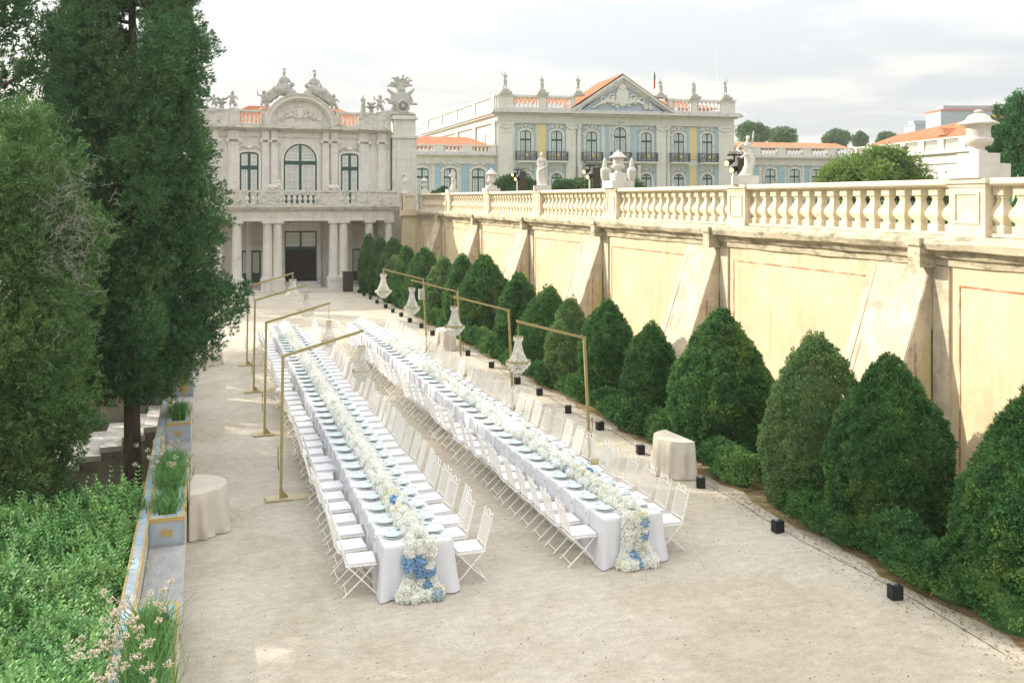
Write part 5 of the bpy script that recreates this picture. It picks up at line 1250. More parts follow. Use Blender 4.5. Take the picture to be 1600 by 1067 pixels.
def settings():
    for T, tn in ((T1, 'left'), (T2, 'right')):
        for side in (0, 1):
            rng = random.Random(side + 5 * (tn == 'left'))
            sn = 'left side' if side == 0 else 'right side'; sg = 1 if side == 0 else -1
            for i in range(NP):
                y = .40 + .5985 * i + rng.gauss(0, .008)
                X = lambda d: d if side == 0 else TW - d
                rz = T['rz'] + (0 if side == 0 else math.pi); q = '%s place from near end, %s, %s table' % (ordw(i), sn, tn)
                place('charger_plate', ME_CH, tloc(T, X(.195), y, TZ + .002), rz, 'white charger plate, ' + q, 'charger', 'white charger plates')
                place('dinner_plate', ME_PL, tloc(T, X(.195), y, TZ + .014), rz, 'pale green plate, ' + q, 'plate', 'pale green dinner plates')
                nk = place('napkin', ME_NP, tloc(T, X(.0), y + sg * .17, TZ), rz, 'white hanging napkin, ' + q, 'napkin', 'napkins hanging from the table edges')
                if i < 8: g = bpy.data.objects.new('monogram', ME_MG); COL.objects.link(g); g.parent = nk; g.location = (0, 0, -.09)
                place('wine_glass', ME_GL, tloc(T, X(.33), y - sg * .14, TZ + .002), 0, 'clear wine glass, ' + q, 'glass', 'wine glasses on the long tables')
                if i < 26: place('tumbler', ME_GL, tloc(T, X(.30), y - sg * .215, TZ + .002), 0, 'clear drinking glass, ' + q, 'glass', 'drinking glasses on the long tables')
                place('side_plate', ME_SP, tloc(T, X(.20 + .06), y + sg * .245 - .0, TZ + .004), rz, 'small green side plate, ' + q, 'side plate', 'small side plates')
                if i < 14:
                    place('fork', ME_FK, tloc(T, X(.19), y + sg * .172, TZ + .006), rz - math.pi / 2, 'silver fork, ' + q, 'fork', 'silver forks')
                    place('knife', ME_KN, tloc(T, X(.19), y - sg * .178, TZ + .003), rz - math.pi / 2, 'silver knife, ' + q, 'knife', 'silver knives')
settings()

# ---------------------------------------------------------------- hydrangea runners
def head_np(rng, r, n, k):
    d = rng.normal(size=(n, 3)); d /= np.linalg.norm(d, axis=1)[:, None]
    P = d * r * (1 + .12 * wob(d * 3, int(rng.integers(99)), 2))[:, None] * .92
    V, Q = leaves(P, d, k, r * .28, r * .34, .6, rng, 0); S_ = sph_grid((0, 0, 0), (r * .86,) * 3, 10, 7); return cat_np([(V, Q), S_])
def np_mesh(V, Q, m, name='hydrangea_head'):
    o = np_obj(name, V, Q, m); me = o.data; bpy.data.objects.remove(o); return me
rngf = np.random.default_rng(12)
HD = [head_np(rngf, .092, 150, 5) for _ in range(5)]; HDL = [head_np(rngf, .082, 52, 4) for _ in range(4)]
M_fl_c = mat('cream_petals', (.96, .94, .82), (.93, .92, .76), 12, .8, island=.04, trans=.3, c3=(.87, .89, .62), s3=7, t3=(.56, .8))
M_fl_bl = mat('pale_blue_petals', (.50, .62, .70), (.60, .68, .70), 10, .8, island=.12, trans=.2)
ME_HW = [np_mesh(V, Q, M_fl_w) for V, Q in HD]; ME_HC = [np_mesh(V, Q, M_fl_c) for V, Q in HD]; ME_HB = [np_mesh(V, Q, M_fl_b) for V, Q in HD]; ME_HP = [np_mesh(V, Q, M_fl_bl) for V, Q in HD]
def runner(T, seed, blues, lab):
    e = empty('flower_runner', tloc(T, .5, 0, TZ), lab, 'flower garland', 'hydrangea runners on the long tables', T['rz']); rng = random.Random(seed); cnt = [0]
    def hd(p, kind=None, s=1.):
        if kind is None: kind = rng.choice('wwwwcw') if rng.random() > .015 else 'p'
        me = rng.choice({'w': ME_HW, 'c': ME_HC, 'b': ME_HB, 'p': ME_HP}[kind]); o = bpy.data.objects.new('hydrangea_head', me); COL.objects.link(o); o.parent = e
        o.location = p; o.rotation_euler = (rng.random() * 6, rng.random() * 6, rng.random() * 6); s *= rng.uniform(.86, 1.14); o.scale = (s, s, s * .95); cnt[0] += 1
    # cascade down the end of the cloth: z relative to the table top
    rowsz = [.0, -.09, -.19, -.29, -.39, -.49, -.58, -.665]
    for r, z in enumerate(rowsz):
        n = [3, 3, 3, 3, 3, 3, 4, 4][r]; w = [.31, .32, .31, .31, .33, .38, .46, .56][r]
        for i in range(n):
            x = (i / (n - 1) - .5) * (w - .06) + rng.gauss(0, .012); k = 'b' if (r, i) in blues else None
            hd((x, -.075 - (.05 if r > 5 else 0) + rng.gauss(0, .01), z + rng.gauss(0, .015)), k)
    for i in range(5): hd(((i / 4 - .5) * .42, -.19 - .03 * math.sin(i * 2), -.675), 'b' if (8, i) in blues else None)
    y = .05
    while cnt[0] < 100:
        for x in (-.12, 0., .12): hd((x * .78 + rng.gauss(0, .02), y + rng.gauss(0, .02), .055 + (.07 if x == 0 else 0) + rng.gauss(0, .02)), 'p' if rng.random() < .025 else None, .82)
        y += .115
    ps = []; q = np.random.default_rng(seed); ys = np.arange(y, TL - .02, .115)
    for yy in ys:
        for x in (-.12, 0., .12):
            V, Q = HDL[q.integers(4)]; a = q.random() * 6.28; c, s = math.cos(a), math.sin(a); Rm = np.array([[c, -s, 0], [s, c, 0], [0, 0, 1]]); sc = q.uniform(.82, 1.12)
            ps.append(((V @ Rm.T) * sc + np.array([x * .78 + q.normal() * .025, yy + q.normal() * .02, .06 + (.07 if x == 0 else 0) + q.normal() * .022]), Q))
    V, Q = cat_np(ps); o = np_obj('hydrangea_bed', V, Q, M_fl_w, e); tag(o, kind='stuff')
    for xx, yy, k in ((.02, 1.15, 'b'), (-.05, 1.55, 'b')) if seed == 1 else ((.1, 1.9, 'b'),): 
        o = bpy.data.objects.new('hydrangea_head', ME_HB[0]); COL.objects.link(o); o.parent = e; o.location = (xx, yy, .135); o.scale = (.8, .8, .8)
runner(T1, 1, {(2, 0), (3, 0), (2, 1), (3, 1), (4, 1), (4, 2), (6, 2)}, 'white hydrangea runner on the left table, cascade to the ground with many blue heads')
runner(T2, 2, {(1, 2), (3, 2), (6, 1), (8, 2)}, 'white hydrangea runner on the right table, cascade with two blue heads near the ground')

# ---------------------------------------------------------------- gold stands and chandeliers
LY = [17.98, 23.03, 28.24, 32.85]; RY = [18.35, 23.56, 28.82, 33.75]
def stand(x, y, sgn, lean, lab):
    e = empty('gold_stand', (x, y, 0), lab, 'stand', 'gold cantilever stands beside the tables')
    t = .026
    b = MB(); b.add([(-t, -t, .02), (t, -t, .02), (t, t, .02), (-t, t, .02), (sgn * lean - t, -t, 2.70 - t), (sgn * lean + t, -t, 2.72), (sgn * lean + t, t, 2.72), (sgn * lean - t, t, 2.70 - t)], [(0, 3, 2, 1), (4, 5, 6, 7), (0, 1, 5, 4), (1, 2, 6, 5), (2, 3, 7, 6), (3, 0, 4, 7)]); b.obj('pole', M_gold, e)
    L = 1.52; x0 = sgn * lean; b = MB(); p = [(x0 - sgn * t, 2.66), (x0 + sgn * L, 3.085), (x0 + sgn * L, 3.14), (x0 - sgn * t, 2.715)]
    if sgn < 0: p = p[::-1]
    b.prism(p, -t * .98, t * .98, 'y'); b.obj('arm', M_gold, e)
    b = MB(); b.box(min(-sgn * .28, sgn * .22), max(-sgn * .28, sgn * .22), -.15, .15, .008, .040); b.obj('base_plate', M_baseplate, e)
    b = MB(); b.box(min(sgn * .225, sgn * .60), max(sgn * .225, sgn * .60), -.12, .17, .004, .014); b.obj('foot_plate', M_baseplate, e)
    b = MB(); p = [(sgn * t, .037), (sgn * .15, .037), (sgn * t, .19)]
    b.prism(p if sgn > 0 else p[::-1], -.012, .012, 'y'); b.obj('gusset', M_gold, e)
    b = MB(); b.tube([(-sgn * .04, .01, .55), (-sgn * .055, .01, .8), (-sgn * .045, .01, 1.0)], .007, 5); b.obj('cable', M_black, e)
    return (x + x0 + sgn * (L - .03), y, 3.085)
def bead_string(pts, size, out):
    for p in pts:
        s = size; out.add([(p[0] + s, p[1], p[2]), (p[0], p[1] + s, p[2]), (p[0] - s, p[1], p[2]), (p[0], p[1] - s, p[2]), (p[0], p[1], p[2] + s * 1.25), (p[0], p[1], p[2] - s * 1.25)], [(0, 1, 4), (1, 2, 4), (2, 3, 4), (3, 0, 4), (1, 0, 5), (2, 1, 5), (3, 2, 5), (0, 3, 5)])
def chandelier(tip, style, H, Rm, drop, lab):
    x, y, z = tip; e = empty('chandelier', (x, y, z), lab, 'chandelier', 'crystal chandeliers hanging from the gold stands')
    zt = -drop; c = MB(); n = int(drop / .035)
    for i in range(n): c.torus((0, 0, -.02 - i * .035), .014, .0035, 'y' if i % 2 else 'x', 8, 4)
    if style == 0:
        for a in range(3): c.tube([(0, 0, -.03), (.3 * Rm * math.cos(a * 2.1), .3 * Rm * math.sin(a * 2.1), zt)], .003, 3)
    c.obj('chain', M_gold if style else M_cut, e)
    rc = Rm * .40; zc = zt - .09 * H; zm = zt - .70 * H; S_ = MB()
    nseg = 6 if style == 2 else 0
    def rr(a, r): return r if not nseg else r * math.cos(math.pi / nseg) / math.cos((a % (2 * math.pi / nseg)) - math.pi / nseg)
    ns = 30
    for k in range(ns):
        a = 2 * math.pi * k / ns; ca, sa = math.cos(a), math.sin(a)
        bead_string([(rr(a, rc * .95) * ca, rr(a, rc * .95) * sa, zt - .012 - .02 * j) for j in range(int(.10 * H / .02) + 1)], .0085, S_)
        m = 22; pts = []
        for j in range(m): t = j / (m - 1); r = rc * .62 + (Rm * .80 - rc * .62) * t ** 1.9; pts.append((rr(a, r) * ca, rr(a, r) * sa, zt - .10 * H + (zm - zt + .10 * H) * t))
        bead_string(pts, .0105 * (.8 + .5 * (Rm > .2)), S_)
    S_.obj('crystal_strands', M_cryst, e)
    B_ = MB()
    tiers = [(1.0, 0, 3), (.78, .09, 3), (.55, .17, 3), (.32, .235, 3)] if style != 1 else [(1., 0, 3), (.9, .06, 3), (.72, .12, 3), (.5, .18, 3), (.25, .24, 3)]
    for (f_, dz, m) in tiers:
        r = Rm * f_; k_ = max(8, int(2 * math.pi * r / .034))
        for k in range(k_):
            a = 2 * math.pi * k / k_ + dz * 7; q = rr(a, r); bead_string([(q * math.cos(a), q * math.sin(a), zm - .012 - dz * H * 1.05 - .022 * j) for j in range(m)], .0125, B_)
    B_.obj('crystal_basket', M_cryst, e)
    r_ = MB()
    if nseg:
        for k in range(6):
            a0, a1 = math.pi / 3 * k, math.pi / 3 * (k + 1)
            for (R_, zz_, h) in ((Rm, zm, .035), (rc, zt, .016)):
                p0, p1 = Vector((R_ * math.cos(a0), R_ * math.sin(a0), zz_)), Vector((R_ * math.cos(a1), R_ * math.sin(a1), zz_)); q0, q1 = p0 * 1.03, p1 * 1.03; q0.z = p0.z; q1.z = p1.z; u = Vector((0, 0, h))
                r_.add([p0, p1, q1, q0, p0 + u, p1 + u, q1 + u, q0 + u], [(0, 3, 2, 1), (4, 5, 6, 7), (0, 1, 5, 4), (2, 3, 7, 6), (1, 2, 6, 5), (3, 0, 4, 7)])
    else: r_.torus((0, 0, zm), Rm, .010, 'z', 28, 5); r_.torus((0, 0, zt), rc, .008, 'z', 20, 5); r_.torus((0, 0, zt - .09 * H), rc * .66, .006, 'z', 18, 5)
    r_.obj('metal_rings', M_gold, e)
    k = MB(); k.lathe([(.005, 0), (.018, .01), (.022, .03), (.012, .05), (.004, .055)], 0, 0, zm - .30 * H, 8); k.obj('finial', M_cryst, e)
pos = ['nearest', 'second nearest', 'third nearest', 'farthest']
for i in range(4):
    t = stand(1.36, LY[i], 1, .04, '%s gold stand in the row left of the left table' % pos[i])
    chandelier(t, (1, 1, 0, 0)[i], (.66, .60, .70, .74)[i], (.185, .19, .27, .30)[i], (.27, .42, .22, .20)[i], ['pear shaped crystal chandelier on the nearest left hand stand', 'rounded crystal chandelier on the second left hand stand, without a wide rim', 'wide rimmed crystal chandelier on the third left hand stand', 'small looking crystal chandelier on the farthest left hand stand, before the dark doorway'][i])
    t = stand(7.84, RY[i], -1, .14, '%s gold stand in the row right of the right table' % pos[i])
    chandelier(t, (2, 2, 1, 0)[i], (.74, .74, .86, .86)[i], (.27, .27, .25, .30)[i], (.30, .24, .22, .16)[i], ['crystal chandelier with hexagonal gold rim on the nearest right hand stand', 'crystal chandelier before the far draped table, on the second right hand stand', 'teardrop crystal chandelier on the third right hand stand', 'round bellied crystal chandelier on the farthest right hand stand, highest in the row'][i])
b = MB(); b.box(-.10, .10, -.08, .08, -.19, .19); b.box(-.085, .085, -.086, -.079, -.17, .17)
sp = b.obj('speaker', M_lead, None); sp.location = (7.60, 33.60, 2.15); tag(sp, 'slim grey loudspeaker fixed to the farthest right hand gold stand', 'loudspeaker')

# ---------------------------------------------------------------- half round draped cocktail tables
def half_table(cx, cy, r, rot, lab, full=False, zt=.75):
    e = empty('cocktail_table', (cx, cy, 0), lab, 'cocktail table', 'beige draped cocktail tables', rot)
    def out(n):
        P = []
        if full:
            for i in range(n): a = 2 * math.pi * i / n; P.append((r * math.cos(a), r * math.sin(a), math.cos(a), math.sin(a)))
        else:
            m = int(n * .62)
            for i in range(m): a = -math.pi / 2 + math.pi * i / (m - 1); P.append((r * math.cos(a), r * math.sin(a), math.cos(a), math.sin(a)))
            k = n - m
            for i in range(1, k): t = i / k; P.append((0, r - 2 * r * t, -1, 0))
        return P
    P = out(150); n = len(P); v = []; f = []; rows = [0, .008, .05, .2, .4, .58, .70, zt - .012]; rn = random.Random(int(cx * 50))
    ph = rn.random() * 6
    for d in rows:
        g = d / zt
        for i, (x, y, nx, ny) in enumerate(P):
            s = i * .15; o = (.0 if d < .009 else .010) + g ** .8 * (.085 * (.5 + .5 * math.sin(s * 2.3 + ph + 1.7 * math.sin(s * .55))) ** 1.6 + .016 * math.sin(s * 5.3)) * (1 if nx > -.9 or full else .25) + .05 * g * g
            if g > .95: o += .02 * math.sin(s * 3.1)
            v.append((x + nx * o, y + ny * o, zt - d))
    for k in range(len(rows) - 1):
        for i in range(n): j = (i + 1) % n; f.append((k * n + i, (k + 1) * n + i, (k + 1) * n + j, k * n + j))
    f.append(tuple(range(n)))
    b = MB(); b.add(v, f); c = b.obj('cloth', M_beige, None, False, 60); c.location = (cx, cy, 0); c.rotation_euler = (0, 0, rot); c.name = 'table_cloth'; tag(c, 'beige linen cloth draped over the ' + lab.split(',')[0], 'tablecloth', 'beige linen cloths')
    t = MB(); t.prism([(q[0] * .98 + .004, q[1] * .98) for q in P], zt - .035, zt - .012); t.obj('table_top', M_chair, e)
    for a in (-1, 1): l = MB(); l.box(.1, .13, a * r * .6 - .015, a * r * .6 + .015, 0, zt - .035); l.obj('leg', M_chair, e)
    l = MB(); l.box(r * .7, r * .7 + .03, -.015, .015, 0, zt - .035); l.obj('leg', M_chair, e)
half_table(-.24, 16.9, .60, 0, 'half round table against the tiled planter, near left')
A_, B__ = Gp(1041.6, 671, .75), Gp(1086.6, 690, .75); mid = ((A_[0] + B__[0]) / 2, (A_[1] + B__[1]) / 2); rr_ = math.hypot(A_[0] - B__[0], A_[1] - B__[1]) / 2; an = math.atan2(A_[1] - B__[1], A_[0] - B__[0])
half_table(mid[0] - .02, mid[1], rr_, an + math.pi / 2, 'half round table before the junipers, near right')
half_table(8.9, 34.2, .58, math.pi, 'far half round table by the large broad juniper')
half_table(-.05, 33.6, .55, 0, 'far half round table at the end of the planters, mostly hidden by the cypress')

# ---------------------------------------------------------------- black uplights along the hedge and their cable
def uplights():
    b = MB(); b.box(-.085, .085, -.07, .07, .012, .20); b.box(-.078, .078, -.0735, -.068, .02, .19); me = mesh_of(b, M_black, 20, 'housing')
    h = MB(); h.tube([(-.05, -.05, .2), (-.05, -.05, .225), (.05, -.05, .225), (.05, -.05, .2)], .006, 4); mh = mesh_of(h, M_black, 20, 'handle')
    l = MB(); l.lathe([(.05, .199), (.05, .204), (.001, .204)], 0, .02, 0, 12, cap=False); ml = mesh_of(l, M_glass, 20, 'lens')
    s = MB(); s.box(.086, .0865, -.02, -.0, .10, .13); ms = mesh_of(s, M_white, 20, 'sticker')
    ys = [10.77, 13.56, 16.13, 18.68, 20.96, 22.86, 25.2, 26.95, 29.8, 32.4, 35.0, 37.67, 40.02, 42.01, 44.2, 45.9, 48.0, 50.2, 52.4, 54.4, 56.2]
    for i, y in enumerate(ys):
        x = 9.28 - .42 * (y - 10.8) / 45 + .04 * math.sin(i * 3.3)
        e = empty('floor_uplight', (x, y, 0), 'black box uplight on the gravel, %s from the near end of the hedge row' % ordw(i), 'uplight', 'black uplights along the hedge', .3 * math.sin(i * 2.1) - .15)
        for nm, m_ in (('housing', me), ('handle', mh), ('lens', ml), ('sticker', ms)): o = bpy.data.objects.new(nm, m_); COL.objects.link(o); o.parent = e
    c = MB(); c.tube([(9.45 - .42 * (y - 10.8) / 45 + .06 * math.sin(y * 1.3), y, .012) for y in np.arange(9.0, 57, .8)], .004, 4); tag(c.obj('power_cable', M_brownb), 'thin dark cable lying along the hedge behind the uplights', 'cable')
uplights()
b = MB(); b.box(-.28, .28, -.3, .3, 0, 1.15); b.box(-.31, .31, -.33, .33, 1.15, 1.22); q = Yp(543.5, 452, 57.4)
cb = b.obj('bin', M_brownb); cb.location = (q[0], 57.4, 0); tag(cb, 'dark brown bin standing between the last juniper and the pavilion column', 'bin')
# ================================================================ STATUES, URNS, STAGE LIGHTS
def figure(b, h, arms=None, robe=True, lean=0., head=(0, 0), nude=False, wing=False, face=-1):
    "draped standing figure, feet at origin, facing -y"
    if robe:
        prof = [(.155, 0), (.15, .03), (.125, .15), (.115, .28), (.118, .42), (.108, .50), (.080, .60), (.085, .66)]
        v = []; f = []; n = 20
        for j, (r, z) in enumerate(prof):
            for i in range(n): a = 2 * math.pi * i / n; q = r * h * (1 + .13 * (1 - z) * math.sin(6 * a + z * 5) + .05 * math.sin(11 * a)); v.append((q * math.cos(a) * 1.05 + lean * h * .12 * math.sin(z * 4.5), q * math.sin(a) * .85, z * h))
        m = len(prof)
        for j in range(m - 1):
            for i in range(n): k = (i + 1) % n; f.append((j * n + i, j * n + k, (j + 1) * n + k, (j + 1) * n + i))
        f.append(tuple(range(n - 1, -1, -1))); f.append(tuple((m - 1) * n + i for i in range(n))); b.add(v, f)
        b.tube([(-.11 * h, -.07 * h, .44 * h), (0, -.11 * h, .50 * h), (.10 * h, -.05 * h, .57 * h)], .032 * h, 6)
        b.tube([(.10 * h, -.02 * h, .57 * h), (.12 * h, -.02 * h, .35 * h), (.14 * h, 0, .12 * h)], .04 * h, 6, .03 * h)
    else:
        for s in (-1, 1): b.tube([(s * .075 * h, -.03 * h * s, .02 * h), (s * .06 * h, -.03 * h, .26 * h), (s * .05 * h, 0, .52 * h)], .035 * h, 8, .066 * h); b.ell((s * .075 * h, -.05 * h, .02 * h), (.032 * h, .06 * h, .022 * h), 8, 5)
        b.ell((0, 0, .52 * h), (.10 * h, .08 * h, .08 * h)); b.tube([(-.1 * h, -.05 * h, .54 * h), (.02 * h, -.09 * h, .50 * h), (.1 * h, -.04 * h, .42 * h)], .035 * h, 6)
    tx = lean * h * .05
    b.ell((tx, 0, .63 * h), (.085 * h, .065 * h, .09 * h)); b.ell((tx, -.005 * h, .735 * h), (.098 * h, .07 * h, .085 * h)); b.ell((tx, 0, .79 * h), (.115 * h, .05 * h, .04 * h))
    b.tube([(tx, 0, .80 * h), (tx + head[0] * h * .4, -.01 * h, .88 * h)], .034 * h, 8)
    hx, hy = tx + head[0] * h, -.012 * h; b.ell((hx, hy, .925 * h), (.045 * h, .053 * h, .062 * h)); b.ell((hx, hy + .028 * h, .945 * h), (.05 * h, .045 * h, .05 * h)); b.ell((hx, hy - .055 * h, .92 * h), (.010 * h, .014 * h, .018 * h), 6, 5)
    arms = arms or [((-.13, -.02, .62), (-.10, -.13, .60)), ((.14, -.01, .62), (.08, -.12, .55))]
    for s, (el, ha) in zip((-1, 1), arms):
        sh = (tx + s * .11 * h, 0, .79 * h); e_ = tuple(q * h for q in el); h_ = tuple(q * h for q in ha)
        b.tube([sh, e_], .034 * h, 7, .026 * h); b.tube([e_, h_], .027 * h, 7, .019 * h); b.ell(e_, .027 * h, 7, 5); b.ell(h_, (.022 * h, .022 * h, .032 * h), 7, 5)
def base_blocks(e, m, blocks):
    for (w, z0, z1) in blocks: b = MB(); b.box(-w / 2, w / 2, -w / 2, w / 2, z0, z1); b.obj('plinth', m, e)
def statue(loc, h, lab, m=M_marble, vox=None, blocks=(), rz=0., grp=None, cat='statue', fn=None, **k):
    e = empty('statue', loc, lab, cat, grp, rz); base_blocks(e, m, blocks); z = blocks[-1][2] if blocks else 0
    b = MB()
    if fn: fn(b, h)
    else: figure(b, h, **k); b.lathe([(.17 * h, 0), (.16 * h, .03 * h)], n=10)
    b.V = [(x, y, q + z) for x, y, q in b.V]; remesh(b, vox or h / 62, 'figure', m, e, 1); return e
def urn(loc, H, W_, lab, blocks, m=M_marble, slim=False, grp='stone urns along the terrace'):
    e = empty('lidded_urn', loc, lab, 'urn', grp); base_blocks(e, m, blocks); z = blocks[-1][2] if blocks else 0; b = MB(); r = W_ / 2
    if slim: pr = [(.62, 0), (.62, .04), (.3, .10), (.24, .14), (.5, .22), (.85, .38), (.98, .55), (.96, .60), (.62, .66), (.42, .70), (.50, .72), (.50, .76), (.36, .80), (.42, .84), (.30, .90), (.12, .97), (.02, 1.0)]; b.lathe([(a * r, c * H) for a, c in pr], n=24)
    else:
        b.lathe([(.45 * r, 0), (.42 * r, .05 * H), (.30 * r, .09 * H), (.30 * r, .14 * H), (.62 * r, .20 * H), (.72 * r, .27 * H), (.72 * r, .33 * H), (.60 * r, .36 * H), (.58 * r, .56 * H), (.66 * r, .64 * H)], n=28)
        l = MB(); l.lathe([(.66 * r, .64 * H), (1.0 * r, .66 * H), (1.0 * r, .69 * H), (.85 * r, .72 * H), (.62 * r, .77 * H), (.52 * r, .85 * H), (.30 * r, .90 * H), (.12 * r, .92 * H), (.22 * r, .95 * H), (.2 * r, .98 * H), (.03 * r, 1.0 * H)], n=28)
        l.V = [(x, y, q + z) for x, y, q in l.V]; l.obj('lid', m, e, False, 40)
    b.V = [(x, y, q + z) for x, y, q in b.V]; b.obj('bowl', m, e, False, 40); return e
G1 = 'statues along the terrace balustrade'; RX = 13.42; RZ = 6.032
urn((RX, PED[2], RZ), .80, .70, 'largest lidded stone urn, on a stepped block at the near right of the balustrade', [(.74, 0, .27), (.50, .27, .46)])
statue((RX, PED[3], RZ), 1.06, 'white statue of a dancing woman with one raised arm on the balustrade', blocks=[(.66, 0, .24)], vox=.016, rz=-.5, grp=G1, lean=1., head=(.02, 0), arms=[((-.20, -.05, .66), (-.13, -.14, .58)), ((.19, -.02, .92), (.20, -.04, 1.08))])
urn((RX, PED[4], RZ), .80, .62, 'lidded stone urn on a stepped pedestal, middle of the balustrade', [(.82, 0, .26), (.44, .26, .52)])
statue((RX, PED[5], RZ), 1.40, 'tall robed stone woman on the balustrade, beside a stage light', blocks=[(.72, 0, .20)], vox=.02, rz=-.3, grp=G1, lean=-.4, head=(.0, 0))
urn((RX, PED[6], RZ), .86, .58, 'lidded stone urn on the balustrade before the palace wing windows', [(.72, 0, .18), (.46, .18, .3)])
statue((RX, PED[7], RZ), 1.15, 'small white robed statue before the blue panelled wing', blocks=[(.66, 0, .2)], vox=.025, grp=G1, lean=.6, head=(-.01, 0), arms=[((-.15, -.02, .62), (-.06, -.13, .7)), ((.15, -.0, .62), (.05, -.13, .62))])
urn((RX, PED[8], RZ), .8, .52, 'farthest lidded urn of the balustrade, next to the pavilion', [(.66, 0, .16), (.42, .16, .28)])
statue((12.15, 58.6, RZ), 1.6, 'slender white statue at the corner where balustrade meets pavilion', M_marble, vox=.035, grp=G1, arms=[((-.15, -.02, .66), (-.05, -.1, .8)), ((.14, 0, .62), (.12, -.05, .45))])
for px, lab in ((987, 'slim covered marble vase right of the middle lidded urn'), (945, 'slim covered marble vase half hidden by the middle lidded urn')):
    p = Dp(px, 292, 42); urn((p[0], p[1], 4.87), 1.42, .44, lab, [(.6, 0, .9), (.4, .9, 1.28)], slim=True)
for px, lab, D in ((1021, 'small grey garden statue with twisting pose below the palace windows', 75), (1053, 'small grey garden statue of a standing child below the palace', 75), (1200, 'tiny grey garden figure beyond the balustrade near the agave', 60)):
    p = Dp(px, 292, D); statue((p[0], p[1], 4.87), 1.25 if D > 70 else .8, lab, M_lead, vox=.05, blocks=[(.5, 0, .9)], robe=False, grp='garden statues below the palace')
# stage lights on stands behind the balustrade
def stage_light(px, ptop, x0, lab):
    p = Xp(px, ptop, x0); e = empty('stage_light', (x0, p[1], 4.87), lab, 'stage light', 'stage lights behind the balustrade', -TH); zt = p[2] - 4.87; s = p[1] / 30.
    b = MB(); b.box(.0, .30, -.08, .10, .05, zt); b.box(-.02, .32, -.1, .12, 0, .06); b.obj('speaker_column', M_brownb, e)
    b = MB(); b.tube([(-.12, 0, 0), (-.12, 0, zt - .15)], .035, 8); b.obj('stand', M_white, e, False, 40)
    b = MB(); b.box(-.3, .12, -.03, .03, zt + .04, zt + .09); b.tube([(-.12, 0, zt - .2), (-.10, 0, zt + .1)], .03, 6)
    for i in range(6): b.tube([(-.25 + .1 * i, -.02, zt + .08), (-.22 + .1 * i, .05, zt + .17), (-.15 + .1 * i, 0, zt + .1)], .014, 4)
    b.obj('bracket', M_black, e)
    for k, (ox, oz) in enumerate(((-.30, -.16), (-.16, -.36))):
        d = Vector((-.8, -.75, -.28)).normalized(); c = Vector((ox, -.05, zt + oz)); l = MB(); l.tube([c - d * -.0 - d * .16, c, c + d * .06], .085, 12, .10)
        lo = l.obj('lamp_housing', M_black, e, False, 40); l = MB(); l.tube([c + d * .061, c + d * .075], .075, 12); l.obj('lit_lens', M_lamp, lo)
stage_light(926, 262, 14.4, 'stage light pair on dark column behind the balustrade, left of the middle urn')
stage_light(812, 268, 14.4, 'stage light pair on dark column before the rounded bush, left of the robed statue')
stage_light(1153, 246, 14.5, 'stage light pair on dark column behind the dancing statue')

# palace roof statues (palace frame)
def pal_statues():
    G = 'statues along the palace roofline'
    for px, h, lab, kw in ((789, 1.95, 'left corner figure on the palace roof, arm raised', dict(robe=False, arms=[((-.20, 0, .84), (-.22, -.02, 1.04)), ((.16, 0, .66), (.12, -.1, .6))])), (846.5, 1.6, 'robed figure between the left roof balustrades of the palace', {}), (903, 1.75, 'figure at the left slope of the palace pediment', dict(robe=False)), (1031, 1.75, 'standing figure at the right slope of the palace pediment', dict(lean=.7)), (1084, 1.6, 'robed figure between the right roof balustrades of the palace', dict(lean=-.5)), (1133, 1.9, 'right corner figure on the palace roof beside the flagpole', dict(robe=False, arms=[((-.16, 0, .70), (-.06, -.1, .8)), ((.16, 0, .84), (.10, -.05, 1.02))]))):
        u, Yc = pal_u(px); w = p2w(u, 0., 0); statue((w[0], w[1], 17.2), h, lab, M_lead, vox=.05, blocks=[(1.3, 0, .28), (.8, .28, .55)], rz=PROT, grp=G, **kw)
    u, Yc = pal_u(1052); w = p2w(u, 6., 0); e = empty('flag', (w[0], w[1], 17), 'furled green and red flag on a pole above the palace roof', 'flag'); b = MB(); b.tube([(0, 0, 0), (0, 0, 4.6)], .05, 5); b.obj('flagpole', M_white, e)
    b = MB(); b.add([(0, 0, 4.4), (.35, .1, 3.6), (.25, 0, 3.0), (0, 0, 3.2)], [(0, 1, 2, 3)]); b.add([(0, .02, 4.4), (.35, .12, 3.6), (.25, .02, 3.0), (0, .02, 3.2)], [(0, 3, 2, 1)]); b.obj('green_cloth', mat('flag_green', (.03, .16, .07)), e)
    b = MB(); b.add([(0, 0, 3.2), (.25, 0, 3.0), (.3, .1, 2.1), (0, 0, 2.0)], [(0, 1, 2, 3)]); b.add([(0, .02, 3.2), (.25, .02, 3.0), (.3, .12, 2.1), (0, .02, 2.0)], [(0, 3, 2, 1)]); b.obj('red_cloth', mat('flag_red', (.5, .04, .03)), e)
    u, Yc = pal_u(1138); w = p2w(u, 3., 0); b = MB(); b.tube([(0, 0, 0), (0, 0, 8.2)], .035, 5, .02); o = b.obj('lightning_rod', M_white); o.location = (w[0], w[1], 16); tag(o, 'thin tall mast behind the right corner figure of the palace', 'mast')
pal_statues()

